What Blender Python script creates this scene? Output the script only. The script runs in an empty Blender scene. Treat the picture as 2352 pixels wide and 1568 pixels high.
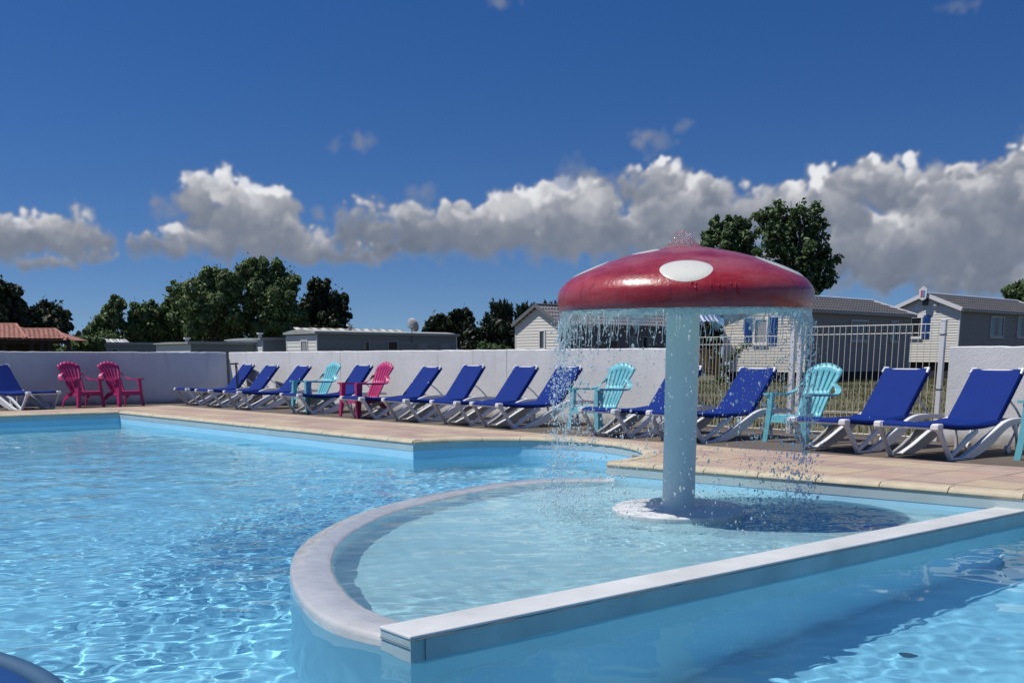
import bpy, bmesh, math, random
import numpy as np
from mathutils import Vector, Matrix, Euler
random.seed(7)
RNG = np.random.default_rng(11)
D = bpy.data
SC = bpy.context.scene
COL = SC.collection
rad = math.radians

# ---------------------------------------------------------------- camera
cam = D.cameras.new("camera"); camo = D.objects.new("camera", cam); COL.objects.link(camo)
SC.camera = camo
cam.sensor_width = 36.0
cam.lens = 36.0 * 2355.0 / 2352.0
cam.shift_y = (1285.0 - 784.0) / 2352.0        # the photograph is the upper middle crop of a taller frame
cam.clip_start = 0.05; cam.clip_end = 6000
PITCH = math.atan((1285.0 - 825.0) / 2355.0)
camo.location = (0, 0, 1.0)
camo.rotation_euler = (math.pi / 2 - PITCH, 0, 0)
_c, _s = math.cos(PITCH), math.sin(PITCH)
def ray(u, v):
    x = (u - 1176.0) / 2355.0; y = -(v - 1285.0) / 2355.0
    return (x, _c + y * _s, -_s + y * _c)
def gp(u, v, z=0.0):                            # point of the photo on the level z
    d = ray(u, v); t = (z - 1.0) / d[2]
    return (d[0] * t, d[1] * t)
def under(u, v, zw, z):                         # the same, seen through a flat water surface at zw
    d = Vector(ray(u, v)).normalized(); x, y = gp(u, v, zw); k = 1 / 1.333
    h = Vector((d.x, d.y)) * k; t = (zw - z) / math.sqrt(max(.01, 1 - h.length_squared)); return (x + h.x * t, y + h.y * t)
def at(u, v, Y):                                # point of the photo at the distance Y
    d = ray(u, v); t = Y / d[1]
    return (d[0] * t, Y, 1.0 + d[2] * t)
def onplane(u, v, P, ang):                      # on the vertical plane through P with heading ang: (along, z)
    d = ray(u, v); ax, ay = math.cos(ang), math.sin(ang)
    nx, ny = -ay, ax
    t = (P[0] * nx + P[1] * ny) / (d[0] * nx + d[1] * ny)
    X, Y = d[0] * t, d[1] * t
    return ((X - P[0]) * ax + (Y - P[1]) * ay, 1.0 + d[2] * t)

# ---------------------------------------------------------------- sun and sky
SUNH = Vector((-0.990, -0.115)).normalized()
ELEV = 63.0
sv = Vector((SUNH.x * math.cos(rad(ELEV)), SUNH.y * math.cos(rad(ELEV)), math.sin(rad(ELEV))))
sun = D.lights.new("sun", 'SUN'); suno = D.objects.new("sun", sun); COL.objects.link(suno)
sun.energy = 4.5; sun.angle = rad(0.53); sun.color = (1.0, 0.955, 0.89)
suno.rotation_euler = (-sv).to_track_quat('-Z', 'Y').to_euler()
suno.location = (-20, -12, 30)
sun.cycles.is_caustics_light = True
SC.view_settings.view_transform = 'Standard'; SC.view_settings.look = 'None'
SC.view_settings.gamma = 1.0; SC.view_settings.use_curve_mapping = False
SC.view_settings.exposure = 0.0
SC.render.film_transparent = False
SC.cycles.use_denoising = True
SC.cycles.max_bounces = 10; SC.cycles.transparent_max_bounces = 24
SC.cycles.transmission_bounces = 8; SC.cycles.glossy_bounces = 4; SC.cycles.diffuse_bounces = 4
SC.cycles.sample_clamp_indirect = 6.0
SC.cycles.caustics_reflective = False

class NT:
    """small helper to write node trees"""
    def __init__(s, tree): s.t = tree; s.n = tree.nodes; s.l = tree.links
    def new(s, typ, **kw):
        nd = s.n.new(typ)
        for k, v in kw.items(): setattr(nd, k, v)
        return nd
    def put(s, sock, v):
        if isinstance(v, bpy.types.NodeSocket): s.l.new(v, sock)
        elif v is not None:
            if hasattr(sock.default_value, '__len__') and not hasattr(v, '__len__'): v = [v] * len(sock.default_value)
            if hasattr(v, '__len__') and len(sock.default_value) == 4 and len(v) == 3: v = (*v, 1)
            sock.default_value = v
    def math(s, op, a, b=None, c=None, clamp=False):
        nd = s.new('ShaderNodeMath', operation=op); nd.use_clamp = clamp
        s.put(nd.inputs[0], a)
        if b is not None: s.put(nd.inputs[1], b)
        if c is not None: s.put(nd.inputs[2], c)
        return nd.outputs[0]
    def vmath(s, op, a, b=None, out=0):
        nd = s.new('ShaderNodeVectorMath', operation=op)
        s.put(nd.inputs[0], a)
        if b is not None: s.put(nd.inputs['Scale' if op == 'SCALE' else 1], b)
        return nd.outputs[out]
    def noise(s, vec, scale, detail=4, rough=0.55, lac=2.0, dist=0.0, out=0, dim='3D'):
        nd = s.new('ShaderNodeTexNoise'); nd.noise_dimensions = dim
        if vec is not None: s.l.new(vec, nd.inputs['Vector'])
        nd.inputs['Scale'].default_value = scale; nd.inputs['Detail'].default_value = detail
        nd.inputs['Roughness'].default_value = rough; nd.inputs['Lacunarity'].default_value = lac
        nd.inputs['Distortion'].default_value = dist
        return nd.outputs[out]
    def ramp(s, fac, stops, mode='LINEAR'):
        nd = s.new('ShaderNodeValToRGB'); nd.color_ramp.interpolation = mode
        el = nd.color_ramp.elements
        el[0].position, el[0].color = stops[0][0], (*stops[0][1], 1)
        el[1].position, el[1].color = stops[1][0], (*stops[1][1], 1)
        for p, c in stops[2:]:
            e = el.new(p); e.color = (*c, 1)
        s.put(nd.inputs[0], fac); return nd.outputs[0]
    def mix(s, fac, a, b, blend='MIX'):
        nd = s.new('ShaderNodeMix', data_type='RGBA', blend_type=blend)
        s.put(nd.inputs[0], fac); s.put(nd.inputs[6], a); s.put(nd.inputs[7], b)
        return nd.outputs[2]
    def sstep(s, x, a, b):
        nd = s.new('ShaderNodeMapRange', interpolation_type='SMOOTHSTEP')
        s.put(nd.inputs[0], x); nd.inputs[1].default_value = a; nd.inputs[2].default_value = b
        return nd.outputs[0]

world = D.worlds.new("World"); SC.world = world; world.use_nodes = True
def azel(u, v):
    d = Vector(ray(u, v)).normalized()
    return (math.degrees(math.atan2(d.x, d.y)), math.degrees(math.asin(d.z)))
CLOUDS = [  # centre u, v, half width, half height in the photograph, strength of the blob
    (-40, 540, 110, 62, 1), (70, 535, 95, 55, 1), (165, 540, 95, 58, .9), (110, 605, 85, 26, .8), (215, 585, 60, 22, .7),
    (495, 470, 90, 78, 1.1), (580, 500, 105, 80, 1), (520, 555, 190, 48, 1), (340, 560, 50, 34, .8), (665, 560, 110, 55, .9),
    (750, 572, 90, 44, .9), (850, 582, 75, 34, .8), (365, 478, 34, 20, .32), (735, 492, 26, 14, .3), (800, 318, 60, 22, .28),
    (835, 510, 62, 70, .62), (930, 530, 90, 70, .8), (1060, 530, 110, 72, .95), (1190, 520, 120, 84, 1), (1330, 500, 110, 92, .95),
    (1340, 412, 58, 40, .5), (1400, 545, 190, 62, 1), (1500, 420, 78, 62, 1.0), (1560, 500, 110, 90, 1), (1615, 440, 48, 42, 1),
    (1490, 325, 66, 26, .42), (1575, 300, 22, 34, .3), (1700, 490, 120, 74, .85), (1960, 425, 130, 66, 1.05), (2070, 425, 95, 62, 1.05),
    (1860, 490, 130, 82, .95), (2210, 400, 52, 26, 1), (2230, 480, 180, 90, 1), (2345, 400, 85, 100, 1.05), (2150, 560, 300, 96, 1),
    (1900, 600, 190, 55, .8), (2330, 640, 220, 60, .85), (2060, 640, 170, 34, .6), (1640, 585, 190, 46, .9), (960, 440, 90, 22, .3),
    (2200, 20, 60, 26, .22), (1160, 10, 70, 20, .25), (2100, 668, 230, 22, .55), (1900, 655, 120, 20, .5), (2280, 690, 120, 14, .5), (150, 722, 260, 16, .42), (1000, 735, 330, 14, .36), (2440, 330, 90, 110, 1), (2560, 470, 200, 150, 1), (2760, 520, 220, 120, 1), (-220, 560, 150, 70, 1), (-470, 520, 150, 90, 1),
]
def build_world():
    W = NT(world.node_tree); W.n.clear()
    out = W.new('ShaderNodeOutputWorld')
    tc = W.new('ShaderNodeTexCoord'); sp = W.new('ShaderNodeSeparateXYZ')
    nrm = W.vmath('NORMALIZE', tc.outputs['Generated']); W.l.new(nrm, sp.inputs[0])
    x, y, z = sp.outputs
    sky = W.new('ShaderNodeTexSky', sky_type='NISHITA'); sky.sun_disc = False
    sky.sun_elevation = rad(ELEV); sky.sun_rotation = math.atan2(SUNH.x, SUNH.y)
    sky.altitude = 0; sky.air_density = 1.0; sky.dust_density = 0.1; sky.ozone_density = 3.0
    cz = W.new('ShaderNodeCombineXYZ'); W.l.new(x, cz.inputs[0]); W.l.new(y, cz.inputs[1]); W.l.new(W.math('MULTIPLY_ADD', W.math('MAXIMUM', z, 0.0), 1.3, .085), cz.inputs[2])
    W.l.new(W.vmath('NORMALIZE', cz.outputs[0]), sky.inputs['Vector'])
    hs = W.new('ShaderNodeHueSaturation'); W.l.new(sky.outputs[0], hs.inputs['Color'])
    hs.inputs['Hue'].default_value = SKYH; hs.inputs['Saturation'].default_value = SKYSAT; hs.inputs['Value'].default_value = 1.0
    b1 = W.new('ShaderNodeBackground'); W.l.new(hs.outputs[0], b1.inputs[0]); b1.inputs[1].default_value = SKYS
    W.l.new(b1.outputs[0], out.inputs[0])
SKYH, SKYSAT, SKYS = .513, 1.34, .083
build_world()

# ---------------------------------------------------------------- materials
MATS = {}
def mat(name, col, rough=.5, var=0.0, vscale=3.0, bump=0.0, bscale=40.0, spec=.5, metal=0.0, island=0.0, col2=None, coat=0.0, trans=0.0, detail=5):
    if name in MATS: return MATS[name]
    m = D.materials.new(name); m.use_nodes = True; N = NT(m.node_tree)
    b = m.node_tree.nodes['Principled BSDF']
    N.put(b.inputs['Base Color'], col); b.inputs['Roughness'].default_value = rough
    b.inputs['Specular IOR Level'].default_value = spec; b.inputs['Metallic'].default_value = metal
    b.inputs['Coat Weight'].default_value = coat; b.inputs['Coat Roughness'].default_value = .08
    b.inputs['Transmission Weight'].default_value = trans
    tc = N.new('ShaderNodeTexCoord'); co = tc.outputs['Object']
    c = None
    if var > 0 or col2 is not None:
        n = N.noise(co, vscale, detail, .6)
        hi = col2 if col2 is not None else tuple(min(1, x * (1 + var)) for x in col)
        lo = col if col2 is not None else tuple(x * (1 - var) for x in col)
        c = N.ramp(n, [(.32, lo), (.68, hi)])
    if island > 0:
        ge = N.new('ShaderNodeNewGeometry'); oi = N.new('ShaderNodeObjectInfo')
        r = N.math('FRACT', N.math('ADD', ge.outputs['Random Per Island'], oi.outputs['Random']))
        f = N.math('MULTIPLY_ADD', r, 2 * island, 1 - island)
        base = c if c is not None else None
        if base is None:
            rgb = N.new('ShaderNodeRGB'); rgb.outputs[0].default_value = (*col, 1); base = rgb.outputs[0]
        c = N.vmath('SCALE', base, f)
    if c is not None: N.l.new(c, b.inputs['Base Color'])
    if bump > 0:
        bn = N.new('ShaderNodeBump'); bn.inputs['Strength'].default_value = 1; bn.inputs['Distance'].default_value = bump
        N.l.new(N.noise(co, bscale, 4, .6), bn.inputs['Height']); N.l.new(bn.outputs[0], b.inputs['Normal'])
    MATS[name] = m; return m

def stucco_mat():
    m = D.materials.new('white_stucco'); m.use_nodes = True; N = NT(m.node_tree); b = N.n['Principled BSDF']; b.inputs['Roughness'].default_value = .92
    ge = N.new('ShaderNodeNewGeometry'); P = ge.outputs['Position']; sp = N.new('ShaderNodeSeparateXYZ'); N.l.new(P, sp.inputs[0])
    n1 = N.noise(P, 1.1, 7, .62); st = N.noise(N.vmath('MULTIPLY', P, (5, 5, .55)), 1, 4, .6); n3 = N.noise(P, 5.0, 5, .65)
    c = N.ramp(n1, [(.30, (.64, .64, .635)), (.66, (.76, .76, .75))])
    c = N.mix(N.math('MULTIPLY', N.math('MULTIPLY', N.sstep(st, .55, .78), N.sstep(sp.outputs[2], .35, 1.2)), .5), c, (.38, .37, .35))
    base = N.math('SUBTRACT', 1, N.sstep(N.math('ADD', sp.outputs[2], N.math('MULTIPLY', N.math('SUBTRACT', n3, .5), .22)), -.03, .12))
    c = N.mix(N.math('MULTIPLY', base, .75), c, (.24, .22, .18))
    sc = N.math('MULTIPLY', N.sstep(n3, .66, .74), .20); c = N.mix(sc, c, (.45, .44, .42))
    N.l.new(c, b.inputs['Base Color'])
    bn = N.new('ShaderNodeBump'); bn.inputs['Distance'].default_value = .004; N.l.new(N.math('ADD', N.noise(P, 45, 4, .6), N.math('MULTIPLY', n3, 1.5)), bn.inputs['Height']); N.l.new(bn.outputs[0], b.inputs['Normal'])
    return m

# ---------------------------------------------------------------- meshes and objects
def tag(o, label=None, cat=None, group=None, kind=None):
    if label: o['label'] = label
    if cat: o['category'] = cat
    if group: o['group'] = group
    if kind: o['kind'] = kind
    return o
def link(name, me, parent=None, loc=None, rz=None):
    o = D.objects.new(name, me); COL.objects.link(o)
    if parent is not None: o.parent = parent
    if loc is not None: o.location = loc
    if rz is not None: o.rotation_euler = (0, 0, rz)
    return o
def empty(name, loc=(0, 0, 0), rz=0.0, rot=None):
    o = D.objects.new(name, None); COL.objects.link(o); o.location = loc
    o.rotation_euler = rot if rot else (0, 0, rz); o.empty_display_size = .2
    return o
class MB:
    def __init__(s): s.v = []; s.f = []
    def add(s, vs, fs):
        k = len(s.v); s.v += [tuple(v) for v in vs]; s.f += [tuple(i + k for i in f) for f in fs]; return s
    def box(s, x0, x1, y0, y1, z0, z1, M=None):
        vs = [Vector((x, y, z)) for x in (x0, x1) for y in (y0, y1) for z in (z0, z1)]
        if M is not None: vs = [M @ v for v in vs]
        return s.add(vs, [(0, 1, 3, 2), (4, 6, 7, 5), (0, 4, 5, 1), (2, 3, 7, 6), (0, 2, 6, 4), (1, 5, 7, 3)])
    def bar(s, a, b, w, h=None, up=(0, 0, 1)):     # rectangular bar from a to b
        a, b = Vector(a), Vector(b); d = (b - a).normalized(); u = Vector(up)
        if abs(d.dot(u)) > .98: u = Vector((1, 0, 0))
        r = d.cross(u).normalized(); u = r.cross(d).normalized(); h = w if h is None else h
        vs = [p + r * sx * w / 2 + u * sy * h / 2 for p in (a, b) for sx in (-1, 1) for sy in (-1, 1)]
        return s.add(vs, [(0, 1, 3, 2), (4, 6, 7, 5), (0, 4, 5, 1), (2, 3, 7, 6), (0, 2, 6, 4), (1, 5, 7, 3)])
    def tube(s, pts, r, n=8, flat=1.0, up=(0, 0, 1), caps=True):
        pts = [Vector(p) for p in pts]; m = len(pts); rs = r if hasattr(r, '__len__') else [r] * m
        vs = []; fs = []
        for i, p in enumerate(pts):
            d = (pts[min(i + 1, m - 1)] - pts[max(i - 1, 0)]).normalized(); u = Vector(up)
            if abs(d.dot(u)) > .97: u = Vector((0, 1, 0)) if abs(d.y) < .9 else Vector((1, 0, 0))
            a = d.cross(u).normalized(); b = a.cross(d).normalized()
            for k in range(n):
                t = 2 * math.pi * k / n
                vs.append(p + a * math.cos(t) * rs[i] * flat + b * math.sin(t) * rs[i])
        for i in range(m - 1):
            for k in range(n):
                k2 = (k + 1) % n
                fs.append((i * n + k, i * n + k2, (i + 1) * n + k2, (i + 1) * n + k))
        if caps: fs += [tuple(range(n - 1, -1, -1)), tuple(range((m - 1) * n, m * n))]
        return s.add(vs, fs)
    def prism(s, poly, z0, z1, M=None):            # poly: list of (x, y) counter-clockwise
        n = len(poly)
        vs = [Vector((x, y, z0)) for x, y in poly] + [Vector((x, y, z1)) for x, y in poly]
        if M is not None: vs = [M @ v for v in vs]
        return s.add(vs, [tuple(range(n - 1, -1, -1)), tuple(range(n, 2 * n))] + [(i, (i + 1) % n, n + (i + 1) % n, n + i) for i in range(n)])
    def lathe(s, prof, n=48, close=True):
        m = len(prof); vs = [(r * math.cos(2 * math.pi * k / n), r * math.sin(2 * math.pi * k / n), z) for r, z in prof for k in range(n)]
        return s.add(vs, [(i * n + k, i * n + (k + 1) % n, (i + 1) * n + (k + 1) % n, (i + 1) * n + k) for i in range(m - 1) for k in range(n)])
    def mesh(s, name, m, smooth=False, angle=None):
        me = D.meshes.new(name); me.from_pydata([tuple(v) for v in s.v], [], s.f)
        if m is not None: me.materials.append(m)
        if smooth:
            me.polygons.foreach_set('use_smooth', [True] * len(me.polygons))
        me.update()
        bm = bmesh.new(); bm.from_mesh(me); bmesh.ops.recalc_face_normals(bm, faces=bm.faces)
        if smooth and angle is not None:
            for e in bm.edges:
                if len(e.link_faces) == 2 and e.calc_face_angle(0) > rad(angle): e.smooth = False
        bm.to_mesh(me); bm.free()
        return me
    def build(s, name, m, parent=None, smooth=False, angle=35, bevel=0.0, loc=None, rz=None):
        o = link(name, s.mesh(name, m, smooth, angle), parent, loc, rz)
        if bevel > 0:
            b = o.modifiers.new('bevel', 'BEVEL'); b.width = bevel; b.segments = 2; b.limit_method = 'ANGLE'; b.angle_limit = rad(40)
        return o
def np_mesh(name, V, Fq, m, smooth=False):
    me = D.meshes.new(name); nv, nf = len(V), len(Fq); k = Fq.shape[1]
    me.vertices.add(nv); me.vertices.foreach_set('co', np.asarray(V, dtype=np.float32).ravel())
    me.loops.add(nf * k); me.loops.foreach_set('vertex_index', np.asarray(Fq, dtype=np.int32).ravel())
    me.polygons.add(nf); me.polygons.foreach_set('loop_start', np.arange(nf, dtype=np.int32) * k)
    if smooth: me.polygons.foreach_set('use_smooth', np.ones(nf, dtype=bool))
    if m is not None: me.materials.append(m)
    me.update(calc_edges=True); return me
def copy_tree(o, parent=None):
    c = o.copy(); COL.objects.link(c)
    if parent is not None: c.parent = parent
    for ch in list(o.children): copy_tree(ch, c)
    return c
def inpoly(P, X, Y):
    ins = np.zeros(X.shape, bool); n = len(P)
    for i in range(n):
        x1, y1 = P[i]; x2, y2 = P[(i + 1) % n]
        if y1 == y2: continue
        c = ((y1 > Y) != (y2 > Y)) & (X < (x2 - x1) * (Y - y1) / (y2 - y1) + x1)
        ins ^= c
    return ins
def offset_poly(pts, d, closed=False):            # left of the direction of travel
    out = []; n = len(pts)
    for i in range(n):
        p = Vector(pts[i])
        a = Vector(pts[(i - 1) % n]) if (closed or i > 0) else None
        b = Vector(pts[(i + 1) % n]) if (closed or i < n - 1) else None
        t1 = (p - a).normalized() if a is not None else (b - p).normalized()
        t2 = (b - p).normalized() if b is not None else t1
        n1 = Vector((-t1.y, t1.x)); n2 = Vector((-t2.y, t2.x)); m = (n1 + n2)
        if m.length < 1e-3: m = n1
        m.normalize(); out.append(tuple(p + m * (d / max(.35, m.dot(n1)))))
    return out
def spline(pts, per=8, closed=False):
    P = [Vector(p) for p in pts]; out = []; n = len(P)
    for i in range(n - 1):
        p0, p1, p2, p3 = P[max(i - 1, 0)], P[i], P[i + 1], P[min(i + 2, n - 1)]
        for k in range(per):
            t = k / per
            out.append(tuple(0.5 * ((2 * p1) + (-p0 + p2) * t + (2 * p0 - 5 * p1 + 4 * p2 - p3) * t * t + (-p0 + 3 * p1 - 3 * p2 + p3) * t ** 3)))
    out.append(tuple(P[-1])); return out
# ================================================================ clouds: a thin far shell, only where there is cloud
def _vn(x, y, seed):
    r = np.random.default_rng(seed).random((256, 256)).astype(np.float32)
    xi = np.floor(x).astype(int); yi = np.floor(y).astype(int); fx = x - xi; fy = y - yi
    fx = fx * fx * fx * (fx * (fx * 6 - 15) + 10); fy = fy * fy * fy * (fy * (fy * 6 - 15) + 10)
    a, b, c, d = r[xi & 255, yi & 255], r[(xi + 1) & 255, yi & 255], r[xi & 255, (yi + 1) & 255], r[(xi + 1) & 255, (yi + 1) & 255]
    return (a * (1 - fx) + b * fx) * (1 - fy) + (c * (1 - fx) + d * fx) * fy
def _fbm(x, y, seed, octv=5, gain=.5):
    s = 0; a = 1; t = 0
    for o in range(octv):
        s = s + a * _vn(x * 2 ** o * 1.03 + o * 17.3, y * 2 ** o + o * 9.1, seed + o); t += a; a *= gain
    return s / t
def cloud_fields(az, el):
    """coverage and light of the cumulus belt on an (azimuth, elevation) grid in degrees: many round puffs, laid over each other"""
    g_ = np.random.default_rng(77)
    AZ, EL = np.meshgrid(az, el, indexing='ij'); AZ = AZ.astype(np.float32); EL = EL.astype(np.float32)
    A_ = np.zeros(AZ.shape, np.float32); Lt = np.full(AZ.shape, .3, np.float32)
    puffs = []
    blobs = []
    for (u, v, w, h, k) in CLOUDS:
        a, e = azel(u, v); a1, _ = azel(u + w, v); _, e1 = azel(u, v - h); blobs.append((a, e, abs(a1 - a), abs(e1 - e), k))
    for q in range(60):                              # the same belt, looser, outside the photographed part
        a = g_.uniform(36, 324); a = a if a < 180 else a - 360
        blobs.append((a, g_.uniform(4, 11), g_.uniform(2, 6), g_.uniform(1.0, 2.6), 1.0))
    for (a, e, rx, ry, k) in blobs:
        if k < .6:                                   # thin wisps: few big faint puffs
            for _ in range(7): puffs.append((0, a + g_.normal() * rx * .38, e + g_.normal() * ry * .3, g_.uniform(.5, .9) * min(rx, ry * 1.8), .26 * k / .4, .22, k, 1.0))
            continue
        for q in np.linspace(-.62, .62, max(2, int(2 * rx / ry))):   # soft grey body
            puffs.append((2.2 + .2 * g_.random(), a + q * rx, e - .04 * ry, ry * .92 * math.sqrt(1 - q * q * .9), .9 if k > .7 else .6, .30, k, .85))
        n = min(280, int(14 + 30 * rx * ry / 1.6))
        for _ in range(n):
            th = g_.random() * 6.283; q = math.sqrt(g_.random()) * .95
            x, y = math.cos(th) * q, math.sin(th) * q
            if y < 0: y *= .8
            r = (.20 + .36 * g_.random() ** 2) * min(rx, ry * 1.3) * (1.15 - .45 * q) * (1 if g_.random() < .6 else .5)
            if y < -.15: r *= 1.7
            r = max(.15, min(r, 1.3))
            soft = .26 + .5 * g_.random() if y > .1 and k > .9 else .75 + .25 * g_.random()
            op = (.95 if y > .1 else .5) * (.6 + .4 * g_.random())
            env = .27 + .44 * max(0, y) ** .9 + .055 * g_.normal()
            if y < -.15: env -= .085
            hi_ = k > .95 and y > .40 and g_.random() < .5
            if hi_: env += .18
            if k < .9: env -= .06
            puffs.append((y + .5 * g_.normal() - .3 * (r < .35) + 1.0 * hi_ , a + x * rx, e + y * ry, r, op, env, k, soft))
    puffs.sort(key=lambda p: -p[0])
    W1 = (_fbm(AZ * .9, EL * .9, 3, 5) - .5) * 1.5; W2 = (_fbm(AZ * .9 + 40, EL * .9, 9, 5) - .5) * 1.25
    W1 += (_fbm(AZ * 4, EL * 4, 13, 4) - .5) * .34; W2 += (_fbm(AZ * 4 + 40, EL * 4, 19, 4) - .5) * .34
    lx, ly, lz = -.36, .70, .62
    for (_, a, e, r, op, env, k, edge) in puffs:
        i0, i1 = np.searchsorted(az, (a - 1.6 * r - .6, a + 1.6 * r + .6)); j0, j1 = np.searchsorted(el, (e - 1.6 * r - .6, e + 1.6 * r + .6))
        if i1 <= i0 or j1 <= j0: continue
        sl = (slice(i0, i1), slice(j0, j1))
        dx = (AZ[sl] + W1[sl] * min(1, r * 1.6) - a) / r; dy = (EL[sl] + W2[sl] * min(1, r * 1.6) - e) / (r * .86)
        d = np.hypot(dx, dy)
        al = np.clip((1 - d) / edge, 0, 1); al = al * al * (3 - 2 * al) * op
        nz = np.sqrt(np.clip(1 - d * d, 0, 1)); lam = dx * lx + dy * ly + nz * lz
        low = .72 + .28 * min(1, max(0, (e - 3) / 7))
        sh = (env + .17 * (lam - .25)) * low
        A_[sl] = A_[sl] + al * (1 - A_[sl]); m = np.clip(al * 1.15, 0, 1); Lt[sl] = Lt[sl] * (1 - m) + sh * m
    n1 = _fbm(AZ * 2.2, EL * 2.2, 91, 5) - .5
    A_ = np.clip(A_ * 1.08 + n1 * .5 * (A_ > .01) * (1 - A_) , 0, 1)
    A_ *= np.clip((EL - 1.0) / 2.2, 0, 1)
    Lt = np.clip(Lt + n1 * .06, 0, 1)
    for _ in range(1 if az[1] - az[0] < .1 else 0):
        for M_ in (A_, Lt):
            M_[1:-1] = (M_[:-2] + 2 * M_[1:-1] + M_[2:]) / 4; M_[:, 1:-1] = (M_[:, :-2] + 2 * M_[:, 1:-1] + M_[:, 2:]) / 4
    return A_, Lt
CRAMP = [(0.0, (.10, .135, .20)), (.22, (.20, .23, .295)), (.40, (.33, .35, .40)), (.56, (.54, .55, .59)), (.72, (.78, .79, .82)), (1.0, (.88, .89, .92))]

def cloud_shell():
    m = D.materials.new('cloud'); m.use_nodes = True; N = NT(m.node_tree); N.n.clear()
    at_ = N.new('ShaderNodeAttribute'); at_.attribute_name = 'light'; aa = N.new('ShaderNodeAttribute'); aa.attribute_name = 'cover'
    c = N.ramp(at_.outputs['Fac'], CRAMP); e = N.new('ShaderNodeEmission'); N.l.new(c, e.inputs[0]); e.inputs[1].default_value = CLDS
    t = N.new('ShaderNodeBsdfTransparent'); mx = N.new('ShaderNodeMixShader'); N.l.new(aa.outputs['Fac'], mx.inputs[0]); N.l.new(t.outputs[0], mx.inputs[1]); N.l.new(e.outputs[0], mx.inputs[2])
    o = N.new('ShaderNodeOutputMaterial'); N.l.new(mx.outputs[0], o.inputs[0]); m.cycles.emission_sampling = 'NONE'
    VV, FF, AA, LL = [], [], [], []; base = 0
    for az, el in ((np.arange(-34, 34.01, .07), np.arange(.4, 21.5, .07)), (np.arange(34, 326.1, .5), np.arange(.4, 21.5, .5))):
        azw = np.where(az > 180, az - 360, az)
        if az[0] > 0:
            c1 = cloud_fields(az[az <= 180], el); c2 = cloud_fields(az[az > 180] - 360, el)
            a_, l_ = np.concatenate([c1[0], c2[0]]), np.concatenate([c1[1], c2[1]])
        else: a_, l_ = cloud_fields(az, el)
        A2, E2 = np.meshgrid(np.radians(az), np.radians(el), indexing='ij'); Rr = 3200.0
        V = np.stack([Rr * np.sin(A2) * np.cos(E2), Rr * np.cos(A2) * np.cos(E2), Rr * np.sin(E2)], -1).reshape(-1, 3)
        mx4 = np.maximum(np.maximum(a_[1:, 1:], a_[:-1, 1:]), np.maximum(a_[1:, :-1], a_[:-1, :-1]))
        Fq = grid_faces(len(az), len(el), mx4 > .004); used = np.unique(Fq); rm = np.full(len(V), -1); rm[used] = np.arange(len(used))
        VV.append(V[used]); FF.append(rm[Fq] + base); AA.append(a_.ravel()[used]); LL.append(l_.ravel()[used]); base += len(used)
    me = np_mesh('clouds', np.concatenate(VV), np.concatenate(FF), m, True)
    for nm, arr in (('cover', AA), ('light', LL)):
        at2 = me.attributes.new(nm, 'FLOAT', 'POINT'); at2.data.foreach_set('value', np.concatenate(arr).astype(np.float32))
    ob = link('clouds', me, loc=(0, 0, 1.0)); tag(ob, kind='structure'); return ob
CLDS = 1.0
def grid_faces(nx, ny, mask):
    i, j = np.meshgrid(np.arange(nx - 1), np.arange(ny - 1), indexing='ij')
    f = np.stack([i * ny + j, (i + 1) * ny + j, (i + 1) * ny + j + 1, i * ny + j + 1], -1)
    return f[mask]
cloud_shell()
# ================================================================ pool
O = (-7.723, 20.35); A = (-1.243, 12.949); T = (0.96, 10.28); R = (3.89, 7.743)
BAY = spline([A, (-.62, 13.36), (.0, 13.45), (.55, 13.3), (1.02, 12.93), (1.35, 12.3), (1.48, 11.6), (1.40, 11.0), (1.2, 10.6), T], 5)
RX = (11.0, 1.60)                                  # the edge goes on past the right border of the photo
FL = (-15.2, 14.14)                                # far-left edge goes on past the left border
ZW, ZB = -0.236, -0.185                            # water level of the pool and of the splash basin
ZF = -1.55
NEAR = 1.3
outline = [FL, O, A] + BAY[1:-1] + [T, R, RX, (12.5, NEAR), (-15.2, NEAR)]   # clockwise seen from above

m_cop = mat('coping_stone', (.50, .43, .31), .75, var=.14, vscale=5, bump=.0015, bscale=160)
m_liner_top = mat('liner_band', (.45, .55, .56), .45, var=.06, vscale=2.5)
m_liner = mat('liner_blue', (.40, .74, .90), .5, var=.05, vscale=1.2)
m_white_pvc = mat('white_liner', (.66, .68, .70), .4, var=.07, vscale=3)

def water_mat(name, tint, milk=0.0, mc=(.50, .74, .80)):
    m = D.materials.new(name); m.use_nodes = True; N = NT(m.node_tree); N.n.clear()
    out = N.new('ShaderNodeOutputMaterial'); g = N.new('ShaderNodeBsdfGlass')
    g.inputs['Color'].default_value = (*tint, 1); g.inputs['Roughness'].default_value = 0.0; g.inputs['IOR'].default_value = 1.333
    if milk > 0:                                     # milky diffuse share lifts the dark shaded water; stands for bubbles in the basin
        d = N.new('ShaderNodeBsdfDiffuse'); d.inputs[0].default_value = (*mc, 1); mx = N.new('ShaderNodeMixShader')
        ge = N.new('ShaderNodeNewGeometry'); dd = N.vmath('DISTANCE', ge.outputs['Position'], (1.3, 7.9, -.19), out=1)
        f = N.math('MULTIPLY_ADD', N.math('SUBTRACT', 1, N.sstep(dd, .9, 2.6)), milk * 1.1, milk)
        f = N.math('MULTIPLY', f, N.math('MULTIPLY_ADD', N.noise(ge.outputs['Position'], 2.2, 5, .6), 1.2, .4))
        N.l.new(f, mx.inputs[0]); N.l.new(g.outputs[0], mx.inputs[1]); N.l.new(d.outputs[0], mx.inputs[2]); N.l.new(mx.outputs[0], out.inputs[0]); return m
    N.l.new(g.outputs[0], out.inputs[0]); return m
m_water = water_mat('pool_water', (.80, .955, 1.0), .075, (.24, .66, .90))
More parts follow.
